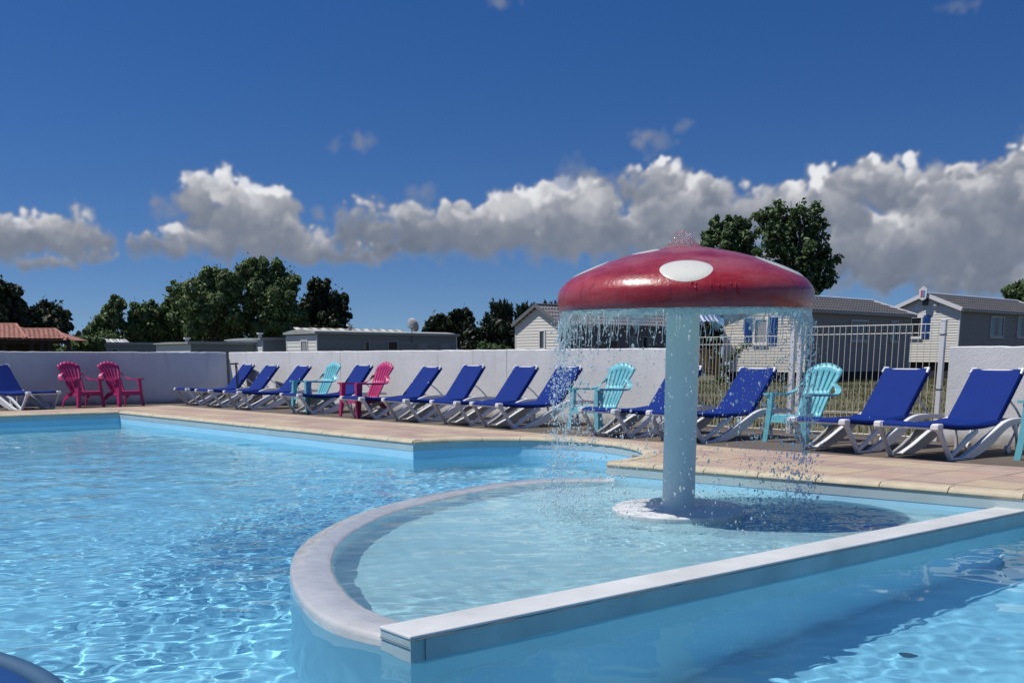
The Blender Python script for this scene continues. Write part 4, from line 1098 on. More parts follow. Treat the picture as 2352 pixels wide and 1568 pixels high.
        # side panel under the arm back, linking seat and rear leg
        MB().add([(.49, s * .283, .335), (.1, s * .25, .315), (.1, s * .25, .25), (.49, s * .29, .26), (.49, s * .265, .335), (.1, s * .232, .315), (.1, s * .232, .25), (.49, s * .27, .26)], [(0, 1, 2, 3), (7, 6, 5, 4), (0, 4, 5, 1), (3, 2, 6, 7)]).build('side_rail', m, r)
        # arm: flat strip that swings out, curls round and climbs into the waist of the back
        cen = [(.53, .30, .615), (.40, .305, .612), (.24, .318, .608), (.08, .335, .604), (-.04, .345, .606), (-.13, .320, .64), (-.175, .275, .70), (-.18, .205, .745)]
        P_ = [Vector((x, s * y, z)) for x, y, z in cen]; P_ = [Vector(q) for q in spline([tuple(q) for q in P_], 3)]
        V = []; n = len(P_)
        for i, q in enumerate(P_):
            t = i / (n - 1); w_ = .082 - .02 * t; d_ = (P_[min(i + 1, n - 1)] - P_[max(i - 1, 0)]).normalized()
            side = Vector((0, 0, 1)).cross(d_); side = side.normalized() if side.length > .3 else Vector((0, s, 0))
            lift = Vector((0, 0, 1)) if i < n * .5 else Vector((-.5, 0, .85)).normalized(); hh = .028 + .0 * t
            V += [q + side * w_ / 2, q - side * w_ / 2, q - side * w_ / 2 - lift * hh, q + side * w_ / 2 - lift * hh]
        F_ = [(i * 4 + k, i * 4 + (k + 1) % 4, (i + 1) * 4 + (k + 1) % 4, (i + 1) * 4 + k) for i in range(n - 1) for k in range(4)] + [(0, 1, 2, 3), tuple(range(4 * n - 4, 4 * n))]
        MB().add(V, F_).build('armrest', m, r, True, 40)
    return r
pink = make_chair(m_pink, 'garden_chair'); turq = make_chair(m_turq, 'garden_chair')
GC = 'moulded slatted garden armchairs by the pool'
def chair(proto, first, u, v, ang, lab, cat='chair'):
    o = proto if first else copy_tree(proto); put(o, u, v, ang, .52, 0); tag(o, lab, cat, GC); return o
# photo point midway between the front feet, heading of the front
chair(pink, True, 211, 935.3, -37, 'pink slatted armchair on the left, nearer the lone lounger, by the shaded wall')
chair(pink, False, 303, 933.8, -37, 'pink slatted armchair by the shaded wall, the one closer to the wall corner')
chair(pink, False, 801, 957.5, 221, 'pink slatted armchair standing among the loungers of the long row')
chair(turq, True, 688, 946, 221, 'turquoise slatted armchair farthest away, among the left loungers')
chair(turq, False, 1339, 988, 221, 'turquoise slatted armchair seen through the falling water left of the mushroom stalk')
chair(turq, False, 1801, 1017, 221, 'largest fully visible turquoise slatted armchair, in front of the paired fence posts')
chair(turq, False, 2402, 1061, 219, 'turquoise armchair cut off by the right edge of the photo')

# black T-handled pole at the wall corner
bx, by = gp(548, 928, -.03)
pole = empty('black_pole', (bx, by, -.03), rad(-42)); tag(pole, 'black upright pole with a short T handle in the wall corner', 'pole')
MB().tube([(0, 0, .04), (-.02, 0, .55), (-.04, 0, .92)], .017, 8).build('shaft', m_black, pole, True)
MB().tube([(.05, 0, .10), (.045, 0, .70), (.0, 0, .90)], .009, 8).build('brace', m_black, pole, True)
MB().tube([(-.22, 0, .925), (.05, 0, .935)], .02, 8).build('handle', m_black, pole, True)
MB().box(-.12, .12, -.08, .08, 0, .035).build('foot', m_black, pole, bevel=.006)

# dark blue round mat floating at the near left corner
ft = empty('blue_float', (-2.80, 2.50, -.20)); tag(ft, 'dark blue round float with a rounded rim, in the bottom left corner', 'float')
m_fl = mat('blue_float', (.004, .05, .19), .5, var=.05); m_flr = mat('float_rim', (.03, .09, .17), .55, var=.08)
MB().lathe([(0, .085), (1.43, .085), (1.47, .08), (1.48, -.04), (0, -.04)], 72).build('pad', m_fl, ft, True, 30)
pr = [(1.52 + .045 * math.cos(t), .06 + .045 * math.sin(t)) for t in np.linspace(0, 2 * math.pi, 13)]
MB().lathe(pr, 96).build('rim', m_flr, ft, True, 60)
# ================================================================ mushroom fountain
def red_paint():
    m = D.materials.new('worn_red_paint'); m.use_nodes = True; N = NT(m.node_tree); b = N.n['Principled BSDF']
    tc = N.new('ShaderNodeTexCoord'); co = tc.outputs['Object']
    st = N.vmath('MULTIPLY', co, (1.2, 1.2, 4.5))
    n1 = N.noise(st, 1.6, 6, .65); n2 = N.noise(co, 5, 5, .65); n3 = N.noise(N.vmath('MULTIPLY', co, (9, 9, .8)), 1.5, 4, .6)
    f = N.math('ADD', N.math('MULTIPLY', n1, .75), N.math('MULTIPLY', n2, .25))
    c = N.ramp(f, [(.34, (.20, .006, .012)), (.46, (.31, .014, .022)), (.58, (.36, .045, .052)), (.74, (.30, .075, .085))])
    sp = N.new('ShaderNodeSeparateXYZ'); N.l.new(co, sp.inputs[0])
    chalk = N.math('MULTIPLY', N.sstep(sp.outputs[2], 1.62, 1.93), N.sstep(n1, .30, .62))   # limescale where the water spreads out
    c = N.mix(N.math('MULTIPLY', chalk, .75), c, (.34, .13, .14))
    stain = N.math('MULTIPLY', N.sstep(n3, .56, .70), .45)
    c = N.mix(stain, c, (.13, .010, .018))
    N.l.new(c, b.inputs['Base Color']); N.put(b.inputs['Roughness'], N.math('MULTIPLY_ADD', n2, .25, .22))
    b.inputs['Coat Weight'].default_value = .38; b.inputs['Coat Roughness'].default_value = .06
    bn = N.new('ShaderNodeBump'); bn.inputs['Distance'].default_value = .0035
    h = N.math('ADD', N.noise(N.vmath('MULTIPLY', co, (1, 1, .5)), 22, 4, .6), N.math('MULTIPLY', N.noise(co, 60, 3, .6), .35))
    N.l.new(h, bn.inputs['Height']); N.l.new(bn.outputs[0], b.inputs['Normal']); N.l.new(bn.outputs[0], b.inputs['Coat Normal'])
    return m
m_red = red_paint()
m_mwhite = mat('cream_gloss_paint', (.70, .70, .62), .22, var=.03, vscale=4, bump=.002, bscale=30, coat=.4)
m_pole = mat('pale_column_paint', (.66, .75, .73), .45, var=.04, vscale=2.5, bump=.0008, bscale=14)
m_disc = mat('wet_white_disc', (.66, .67, .66), .42, var=.10, vscale=6, bump=.002, bscale=22, coat=.12)
cxm, cym = gp(1558, 1161, -.12)
mush = empty('mushroom_fountain', (cxm, cym, -.13), rot=(rad(1.1), rad(-.5), 0))
tag(mush, 'red mushroom fountain with cream spots on a thick pale stalk in the basin', 'fountain')
# heights are measured from the top of the foot disc
MB().lathe([(0, .0), (.50, .0), (.508, -.003), (.512, -.010), (.513, -.05), (.508, -.06), (.48, -.34), (0, -.34)], 96).build('foot_disc', m_disc, mush, True, 28)
MB().lathe([(.142, -.002), (.126, .012), (.1245, .02), (.124, 1.72), (0, 1.72)], 64).build('stalk', m_pole, mush, True, 30)
CAP0 = 1.487                                       # rim height
prof_cap = spline([(.926, .0), (.938, .035), (.943, .085), (.938, .130), (.918, .168), (.888, .202), (.845, .236), (.75, .284), (.61, .340), (.485, .380), (.36, .412), (.22, .440), (.11, .456), (0.002, .462)], 4)
prof_cap = [(r, z + CAP0) for r, z in prof_cap]
cap_o = MB().lathe(prof_cap, 128).build('cap', m_red, mush, True, 80)
MB().lathe([(.925, CAP0 + .001), (.908, CAP0 - .012), (.90, CAP0 + .015), (.86, CAP0 + .05), (.62, CAP0 + .085), (.125, CAP0 + .11)], 96).build('underside', m_pole, cap_o, True, 60)
arc = [0]
for i in range(1, len(prof_cap)): arc.append(arc[-1] + math.dist(prof_cap[i], prof_cap[i - 1]))
def on_cap(th, s_, off=.004):                      # s_ : distance down from the apex
    s_ = arc[-1] - s_
    i = max(j for j in range(len(arc)) if arc[j] <= s_); i = min(i, len(arc) - 2); t = (s_ - arc[i]) / (arc[i + 1] - arc[i])
    r = prof_cap[i][0] * (1 - t) + prof_cap[i + 1][0] * t; z = prof_cap[i][1] * (1 - t) + prof_cap[i + 1][1] * t
    dr = prof_cap[i + 1][0] - prof_cap[i][0]; dz = prof_cap[i + 1][1] - prof_cap[i][1]; l = math.hypot(dr, dz)
    nr, nz = dz / l, -dr / l
    return ((r + nr * off) * math.cos(th), (r + nr * off) * math.sin(th), z + nz * off)
def spot(th0, s0, a, b):                            # egg shaped painted patch that follows the cap
    V = []; F_ = []; nr_, nt = 7, 40
    for i in range(nr_ + 1):
        for k in range(nt):
            t = 2 * math.pi * k / nt; q = i / nr_
            dx = a * q * math.cos(t) * (1 + .10 * math.sin(t)); ds = b * q * math.sin(t)
            s_ = s0 + ds; rr = max(.08, math.hypot(*on_cap(0, s_)[:2]))
            V.append(on_cap(th0 + dx / rr, s_, .0045 if i < nr_ else .0005))
    F_ = [(i * nt + k, i * nt + (k + 1) % nt, (i + 1) * nt + (k + 1) % nt, (i + 1) * nt + k) for i in range(nr_) for k in range(nt)] + [tuple(range(nt))]
    MB().add(V, F_).build('spot', m_mwhite, cap_o, True, 70)
tc_ = math.atan2(-cym, -cxm)                        # heading from the mushroom to the camera
spot(tc_ + .015, .835, .178, .15)
spot(tc_ - 1.36, .72, .17, .15)
spot(tc_ + 1.27, .72, .18, .19)
spot(tc_ - 1.05, .34, .15, .085)
spot(tc_ + 2.7, .62, .18, .15)
# paint runs below the front spot
mb = MB(); rr_ = random.Random(4)
for k in range(16):
    th = tc_ + rr_.uniform(-.02, .42); s_ = 1.01 + rr_.uniform(-.04, .03); l = rr_.uniform(.012, .05)
    mb.tube([on_cap(th, s_, .001), on_cap(th + .004, s_ + l * .5, .004), on_cap(th, s_ + l, .0045)], [.0012, .002, .003], 6)
mb.build('paint_run', m_red, cap_o, True)['kind'] = 'stuff'

# ---------------------------------------------------------------- falling water
def glass(name, tint, rough=.0, ior=1.333, clear=.35, white=.55):
    m = D.materials.new(name); m.use_nodes = True; N = NT(m.node_tree); N.n.clear()
    o = N.new('ShaderNodeOutputMaterial'); g = N.new('ShaderNodeBsdfGlass'); g.inputs['Color'].default_value = (*tint, 1)
    g.inputs['Roughness'].default_value = rough; g.inputs['IOR'].default_value = ior
    d = N.new('ShaderNodeBsdfTranslucent'); d.inputs[0].default_value = (.8, .9, .93, 1)
    e = N.new('ShaderNodeBsdfDiffuse'); e.inputs[0].default_value = (.8, .88, .9, 1)
    m1 = N.new('ShaderNodeMixShader'); m1.inputs[0].default_value = .5; N.l.new(d.outputs[0], m1.inputs[1]); N.l.new(e.outputs[0], m1.inputs[2])
    tp = N.new('ShaderNodeBsdfTransparent'); m0 = N.new('ShaderNodeMixShader'); m0.inputs[0].default_value = clear; N.l.new(g.outputs[0], m0.inputs[1]); N.l.new(tp.outputs[0], m0.inputs[2])
    m2 = N.new('ShaderNodeMixShader'); m2.inputs[0].default_value = white; N.l.new(m0.outputs[0], m2.inputs[1]); N.l.new(m1.outputs[0], m2.inputs[2])
    N.l.new(m2.outputs[0], o.inputs[0]); return m
m_drop = glass('spray_water', (.97, .99, 1.0), .05)
def film_mat():
    m = D.materials.new('water_film'); m.use_nodes = True; N = NT(m.node_tree); N.n.clear()
    o = N.new('ShaderNodeOutputMaterial'); tc = N.new('ShaderNodeTexCoord'); co = tc.outputs['Object']
    t = N.new('ShaderNodeBsdfTransparent'); t.inputs[0].default_value = (.93, .97, .98, 1)
    g = N.new('ShaderNodeBsdfGlossy'); g.inputs['Roughness'].default_value = .05
    tr = N.new('ShaderNodeBsdfTranslucent'); tr.inputs[0].default_value = (.55, .74, .77, 1)
    df = N.new('ShaderNodeBsdfDiffuse'); df.inputs[0].default_value = (.50, .68, .71, 1)
    bn = N.new('ShaderNodeBump'); bn.inputs['Distance'].default_value = .01
    n = N.noise(N.vmath('MULTIPLY', co, (14, 14, 4)), 1, 4, .6); N.l.new(n, bn.inputs['Height'])
    for s_ in (g, tr, df): N.l.new(bn.outputs[0], s_.inputs['Normal'])
    a_ = N.new('ShaderNodeMixShader'); a_.inputs[0].default_value = .5; N.l.new(tr.outputs[0], a_.inputs[1]); N.l.new(df.outputs[0], a_.inputs[2])
    b_ = N.new('ShaderNodeMixShader'); N.l.new(N.math('MULTIPLY_ADD', N.sstep(n, .35, .65), .34, .22), b_.inputs[0]); N.l.new(t.outputs[0], b_.inputs[1]); N.l.new(a_.outputs[0], b_.inputs[2])
    c_ = N.new('ShaderNodeMixShader'); fr = N.new('ShaderNodeFresnel'); fr.inputs['IOR'].default_value = 1.33; N.l.new(bn.outputs[0], fr.inputs['Normal'])
    N.l.new(fr.outputs[0], c_.inputs[0]); N.l.new(b_.outputs[0], c_.inputs[1]); N.l.new(g.outputs[0], c_.inputs[2]); N.l.new(c_.outputs[0], o.inputs[0]); return m
m_film = film_mat()
fall = empty('falling_water', mush.location, rot=tuple(mush.rotation_euler)); tag(fall, 'curtain of water streams and drops falling from the red mushroom cap', 'water curtain')
NS = 520; rg = np.random.default_rng(21)
th = np.arange(NS) * 2 * np.pi / NS
def ring_noise(th, freqs, r):
    z = np.zeros_like(th)
    for f in freqs: z += r.random() * np.sin(f * th + r.random() * 6.28)
    return z / math.sqrt(len(freqs))
azl = math.atan2(math.sin(tc_ - math.pi / 2), math.cos(tc_ - math.pi / 2))      # left hand side seen from the camera
side = np.abs(np.cos(th - azl))                     # 1 at the left and right limbs
lenf = .026 + .075 * np.maximum(-.2, ring_noise(th, [5, 8, 11, 17, 23], rg)) + .060 * np.maximum(0, ring_noise(th, [31, 41, 53, 67], rg)) ** 1.4 + .03 * np.abs(ring_noise(th, [90, 113, 131, 151], rg))
lenf = np.clip(lenf, .006, .24) + .05 * side ** 6
V = []; rows = 10
for j in range(rows + 1):
    t = j / rows
    for i in range(NS):
        h = lenf[i] * t; rr = .920 + .03 * math.sqrt(max(0, h)) + .004 * math.sin(23 * th[i] + 30 * h) + .003 * math.sin(71 * th[i] - 50 * h)
        V.append((rr * math.cos(th[i]), rr * math.sin(th[i]), CAP0 + .002 - h))
F_ = [(j * NS + i, j * NS + (i + 1) % NS, (j + 1) * NS + (i + 1) % NS, (j + 1) * NS + i) for j in range(rows) for i in range(NS)]
MB().add(V, F_).build('water_film', m_film, fall, True, 180)
# strands below the film
mb = MB(); rs = random.Random(9)
def mix_density(t):                                 # more water at the limbs as in the photo
    return .24 + .62 * abs(math.cos(t - azl)) ** 4 + .38 * max(0, math.cos(t - azl + .25)) ** 3
cnt = 0
while cnt < 190:
    t = rs.uniform(0, 2 * math.pi)
    if rs.random() > mix_density(t): continue
    cnt += 1
    i = int(t / (2 * math.pi) * NS) % NS; h0 = lenf[i] * .75; l = rs.uniform(.03, .22) * (1.5 if rs.random() < .15 else 1)
    r0 = .927 + rs.uniform(-.004, .012); pts = []; rad_ = []; n = 9; amp = rs.uniform(.003, .014); ph = rs.uniform(0, 6)
    for k in range(n):
        q = k / (n - 1); h = h0 + l * q
        tt = t + amp * math.sin(ph + 6 * q) * q * 1.3; pts.append((r0 * math.cos(tt) + .0, r0 * math.sin(tt), CAP0 - h)); r_ = rs.uniform(.0010, .0042) * (1.2 - .5 * q)
        if k == n - 1: r_ *= 1.5
        rad_.append(r_)
    mb.tube(pts, rad_, 6)
o = mb.build('water_strand', m_drop, fall, True, 180); o['kind'] = 'stuff'
# drops
ico = bmesh.new(); bmesh.ops.create_icosphere(ico, subdivisions=1, radius=1); IV = np.array([v.co[:] for v in ico.verts]); IF = np.array([[v.index for v in f.verts] for f in ico.faces]); ico.free()
ico = bmesh.new(); bmesh.ops.create_icosphere(ico, subdivisions=2, radius=1); IV2 = np.array([v.co[:] for v in ico.verts]); IF2 = np.array([[v.index for v in f.verts] for f in ico.faces]); ico.free()
def drops(name, P, Rr, m, parent, label=None, stretch=1.6, hi=False):
    iv, jf = (IV2, IF2) if hi else (IV, IF)
    n = len(P); g_ = np.random.default_rng(5)
    q = g_.normal(size=(n, 3)) * .18
    sc = np.stack([Rr * (1 + q[:, 0]), Rr * (1 + q[:, 1]), Rr * (stretch + q[:, 2])], -1)
    Vv = iv[None] * sc[:, None, :] + P[:, None, :] + (iv[None, :, 2:3] * q[:, None, :] * Rr[:, None, None])
    Ff = jf[None] + (np.arange(n) * len(iv))[:, None, None]
    o = link(name, np_mesh(name, Vv.reshape(-1, 3), Ff.reshape(-1, 3), m, True), parent); o['kind'] = 'stuff'; return o
PD = []; RD = []
nd = 0
while nd < 8000:
    t = rs.uniform(0, 2 * math.pi); md = mix_density(t)
    if rs.random() > md: continue
    nd += 1
    h = rs.random() ** .85 * 1.46 + .05
    r = .937 + rs.gauss(0, .018 + .035 * h) + .02 * h
    tt = t + rs.gauss(0, .01 + .03 * h)
    if rs.random() < .45:                            # drops gather in streams
        k = round(tt / .21) * .21; tt = k + rs.gauss(0, .018 + .022 * h)
    PD.append((r * math.cos(tt), r * math.sin(tt), CAP0 - h)); RD.append(min(.0105, max(.0016, rs.lognormvariate(-5.8, .5))))
drops('falling_drops', np.array(PD), np.array(RD), m_drop, fall)
# drops that splash off the surface and around
PD = []; RD = []
for _ in range(2600):
    t = rs.uniform(0, 2 * math.pi); r = .99 + rs.gauss(0, .14); z = abs(rs.gauss(0, .045)) - .055
    if rs.random() > .35 + .65 * abs(math.cos(t - azl - .5)) ** 2: continue
    PD.append((r * math.cos(t), r * math.sin(t), z)); RD.append(max(.0013, rs.lognormvariate(-6.0, .4)))
for _ in range(260):
    t = rs.uniform(0, 2 * math.pi); r = rs.uniform(.2, 1.6); PD.append((r * math.cos(t), r * math.sin(t), rs.uniform(-.04, .9) if r > .95 else rs.uniform(.0, .5))); RD.append(rs.uniform(.0016, .0042))
drops('splash_drops', np.array(PD), np.array(RD), m_drop, fall, stretch=1.0)
# foam flecks and bubbles floating on the basin below the curtain
m_foam = mat('foam', (.72, .82, .84), .35)
PD = []; RD = []
for _ in range(5200):
    t = rs.uniform(0, 2 * math.pi); r = 1.0 + rs.gauss(0, .15); r = r if rs.random() < .8 else rs.uniform(.6, 1.7)
    if rs.random() > .3 + .7 * abs(math.cos(t - azl - .4)) ** 2: continue
    PD.append((r * math.cos(t), r * math.sin(t), -.055 + rs.gauss(0, .004))); RD.append(max(.0015, rs.lognormvariate(-5.75, .5)))
drops('foam_bubbles', np.array(PD), np.array(RD), m_foam, fall, stretch=.45)
# bubbling head of water on top of the cap
bub = MB(); ico = bmesh.new(); bmesh.ops.create_icosphere(ico, subdivisions=5, radius=1)
from mathutils import noise as mn
V = []
for v in ico.verts:
    p = v.co.copy(); a_ = max(0, p.z)
    q = Vector((p.x * .088, p.y * .088, p.z * .125 if p.z > 0 else p.z * .02))
    q = Vector((q.x * (1 + .6 * (1 - a_) ** 4), q.y * (1 + .6 * (1 - a_) ** 4), q.z))
    d_ = mn.noise(p * 2.2 + Vector((3, 1, 2))) * .018 + mn.noise(p * 7) * .010 + mn.noise(p * 17) * .005
    q += p * d_; V.append((q.x - .02, q.y, q.z + CAP0 + .452))
bub.add(V, [tuple(v.index for v in f.verts) for f in ico.faces]); ico.free()
bub.build('bubbling_head', glass('bubbling_water', (.95, .97, .99), .03, 1.333, .3, .10), fall, True, 180)
PD = [(rs.gauss(-.02, .075), rs.gauss(0, .075), CAP0 + .478 + abs(rs.gauss(0, .05))) for _ in range(110)]
drops('head_drops', np.array(PD), np.array([rs.uniform(.0015, .005) for _ in PD]), m_drop, fall, stretch=1.0)
# ================================================================ trees and greenery
def leaf_mat(name, lo, hi, rough=.55, trans=.25):
    m = D.materials.new(name); m.use_nodes = True; N = NT(m.node_tree); b = N.n['Principled BSDF']
    ge = N.new('ShaderNodeNewGeometry'); c = N.ramp(ge.outputs['Random Per Island'], [(0, lo), (1, hi)])
    N.l.new(c, b.inputs['Base Color']); b.inputs['Roughness'].default_value = rough; b.inputs['Specular IOR Level'].default_value = .35
    t = N.new('ShaderNodeBsdfTranslucent'); N.l.new(c, t.inputs[0]); mx = N.new('ShaderNodeMixShader'); mx.inputs[0].default_value = trans
    N.l.new(b.outputs[0], mx.inputs[1]); N.l.new(t.outputs[0], mx.inputs[2]); N.l.new(mx.outputs[0], N.n['Material Output'].inputs[0]); return m
m_lf_green = leaf_mat('leaf_green', (.052, .100, .038), (.22, .30, .12))
m_lf_dark = leaf_mat('leaf_dark', (.016, .029, .015), (.062, .088, .042), trans=.1)
m_lf_mid = leaf_mat('leaf_mid', (.042, .084, .033), (.17, .245, .10))
m_lf_blue = leaf_mat('leaf_bluegreen', (.014, .026, .014), (.034, .055, .028), trans=.12)
m_bark = mat('bark', (.075, .06, .045), .95, var=.3, vscale=3, bump=.02, bscale=12)
def leaves(P, Nrm, size, g, m, name, parent, aspect=.62, jitter=.9):
    n = len(P); d1 = g.normal(size=(n, 3)); d1 /= np.linalg.norm(d1, axis=1)[:, None]
    nn = Nrm + jitter * g.normal(size=(n, 3)) * .6; nn /= np.linalg.norm(nn, axis=1)[:, None]
    a_ = np.cross(nn, d1); a_ /= np.linalg.norm(a_, axis=1)[:, None] + 1e-9; b_ = np.cross(nn, a_)
    s = size * (.6 + .8 * g.random(n))[:, None]
    c = nn * s * .22
    V = np.stack([P - a_ * s, P - b_ * s * aspect + c, P + a_ * s * 1.05, P + b_ * s * aspect + c], 1).reshape(-1, 3)
    Fq = np.arange(4 * n).reshape(n, 4)
    return link(name, np_mesh(name, V, Fq, m), parent)
def lobes_points(L, g, per, inner=.22, sub=9):
    """L: (centre, radii); leaves gather in sub-clumps on every lobe"""
    P = []; Nn = []
    tot = sum(r[0] * r[1] for _, r in L)
    for c, r in L:
        k = max(3, int(1.6 * sub * (.6 + .8 * g.random()))); c = np.array(c); r = np.array(r)
        n = int(per * r[0] * r[1] / tot)
        dirs = g.normal(size=(k, 3)); dirs[:, 2] = dirs[:, 2] * .9 + .15; dirs /= np.linalg.norm(dirs, axis=1)[:, None]
        cc = c + dirs * r * (.45 + .68 * g.random((k, 1)) ** .8); rc = r.mean() * (.15 + .30 * g.random(k))
        idx = g.integers(0, k, n); u = g.normal(size=(n, 3)); u /= np.linalg.norm(u, axis=1)[:, None]
        q = (.55 + .5 * g.random(n) ** .6)[:, None]
        p = cc[idx] + u * rc[idx][:, None] * q
        m_ = int(n * inner); inn = c + (g.normal(size=(m_, 3)) * .38) * r
        P += [p, inn]; Nn += [u * .8 + np.array([0, 0, .4]), g.normal(size=(m_, 3))]
    return np.concatenate(P), np.concatenate(Nn)
def tree(label, Y, lobes, m, n, size, group='trees beyond the white wall', seed=1, trunk=True, name='tree', sub=9, flat=.8, cat='tree', inner=.22):
    g = np.random.default_rng(seed)
    cu = sum(l[0] for l in lobes) / len(lobes); bx_, by_, _ = at(cu, 800, Y); zg = float(terr(np.array(bx_), np.array(by_)))
    root = empty(name, (bx_, by_, zg)); tag(root, label, cat, group)
    L = []
    for (u, v, ru, rv) in lobes:
        x, y, z = at(u, v, Y); k = Y / 2380.0
        L.append(((x - bx_, g.normal() * ru * k * .35, z - zg), (ru * k, (ru * .5 + rv * .5) * k * flat, rv * k)))
    P, Nn = lobes_points(L, g, n, inner=inner, sub=sub); ok = P[:, 2] > .05
    leaves(P[ok], Nn[ok], size, g, m, 'crown', root)
    if trunk:
        h = max(l[0][2] for l in L); r0 = .022 * h + .06
        zt = min(l[0][2] for l in L)
        MB().tube([(0, 0, -.3), (.02 * h, 0, zt * .5), (0, .03 * h, max(zt, h * .55))], [r0 * 1.2, r0, r0 * .6], 8).build('trunk', m_bark, root, True)
        mb = MB()
        for c, r in L:
            st = (0, .02 * h, min(c[2] * .55, h * .5)); mid = (c[0] * .45, c[1] * .4, (st[2] + c[2]) * .5)
            mb.tube([st, mid, c, (c[0] * 1.02, c[1], c[2] + r[2] * .5)], [r0 * .5, r0 * .32, r0 * .16, r0 * .06], 6)
            for q in range(3):
                e = (c[0] + g.normal() * r[0] * .5, c[1] + g.normal() * r[1] * .4, c[2] + abs(g.normal()) * r[2] * .6); mb.tube([mid, ((mid[0] + e[0]) / 2, (mid[1] + e[1]) / 2, (mid[2] + e[2]) / 2 + .1), e], [r0 * .2, r0 * .12, r0 * .05], 5)
        mb.build('limb', m_bark, root, True)
    return root
# far left
tree('very dark tree at the left edge behind the terracotta roof', 62, [(-30, 700, 45, 52), (15, 690, 32, 40), (40, 730, 26, 34), (-10, 745, 50, 40)], m_lf_dark, 9000, .17, seed=2)
tree('dark rounded tree behind the right end of the terracotta roof', 66, [(108, 720, 34, 30), (85, 735, 26, 26), (135, 745, 24, 26), (110, 760, 44, 30)], m_lf_dark, 9000, .16, seed=3)
tree('small dark column shaped tree far off left of the big green trees', 120, [(181, 776, 7, 14), (180, 785, 9, 10)], m_lf_dark, 900, .22, seed=4, sub=5)
tree('low light green bush between the pavilion and the leftmost caravan', 50, [(175, 800, 22, 22), (200, 790, 24, 20), (150, 808, 20, 14), (222, 800, 16, 18)], m_lf_green, 4200, .10, seed=5, trunk=False, name='bush', cat='bush', group='bushes')
tree('loose light green shrubs seen between the posts of the pavilion', 49, [(70, 803, 14, 16), (100, 796, 16, 20), (126, 800, 14, 18), (50, 808, 12, 10)], m_lf_green, 3000, .09, seed=6, trunk=False, name='bush', cat='bush', group='bushes')
# the big green group left of the middle
BG = 80
tree('lowest green tree at the left end of the big green group', BG, [(215, 765, 22, 22), (240, 745, 26, 30), (262, 722, 22, 34), (275, 700, 12, 16), (250, 780, 44, 26)], m_lf_green, 17000, .125, seed=11)
tree('second green tree from the left of the group, with a rounded twin top', BG + 1, [(318, 722, 22, 28), (345, 718, 20, 26), (325, 755, 44, 36), (300, 780, 40, 26)], m_lf_green, 17000, .125, seed=12)
tree('green tree stepping up towards the tall middle of the group', BG + 2, [(392, 705, 22, 28), (420, 680, 24, 34), (390, 745, 42, 40), (430, 735, 36, 44), (400, 780, 60, 26)], m_lf_green, 25000, .125, seed=13)
tree('broad green tree in the middle of the group, flat topped', BG, [(450, 668, 26, 30), (488, 652, 30, 32), (525, 655, 26, 30), (470, 710, 46, 48), (520, 715, 42, 50), (490, 765, 70, 34)], m_lf_green, 36000, .125, seed=14)
tree('tallest green tree of the group, with a pointed top', BG + 1, [(566, 632, 24, 32), (598, 625, 26, 30), (636, 615, 14, 24), (632, 645, 28, 36), (660, 655, 26, 32), (590, 680, 46, 54), (640, 700, 42, 50), (610, 755, 76, 40), (670, 730, 24, 50)], m_lf_green, 52000, .125, seed=15)
tree('darker tree at the right end of the big green group', BG + 4, [(735, 662, 20, 22), (716, 690, 24, 26), (760, 690, 28, 28), (782, 715, 18, 24), (735, 725, 48, 40), (760, 760, 40, 34), (700, 745, 26, 40)], m_lf_dark, 28000, .13, seed=16)
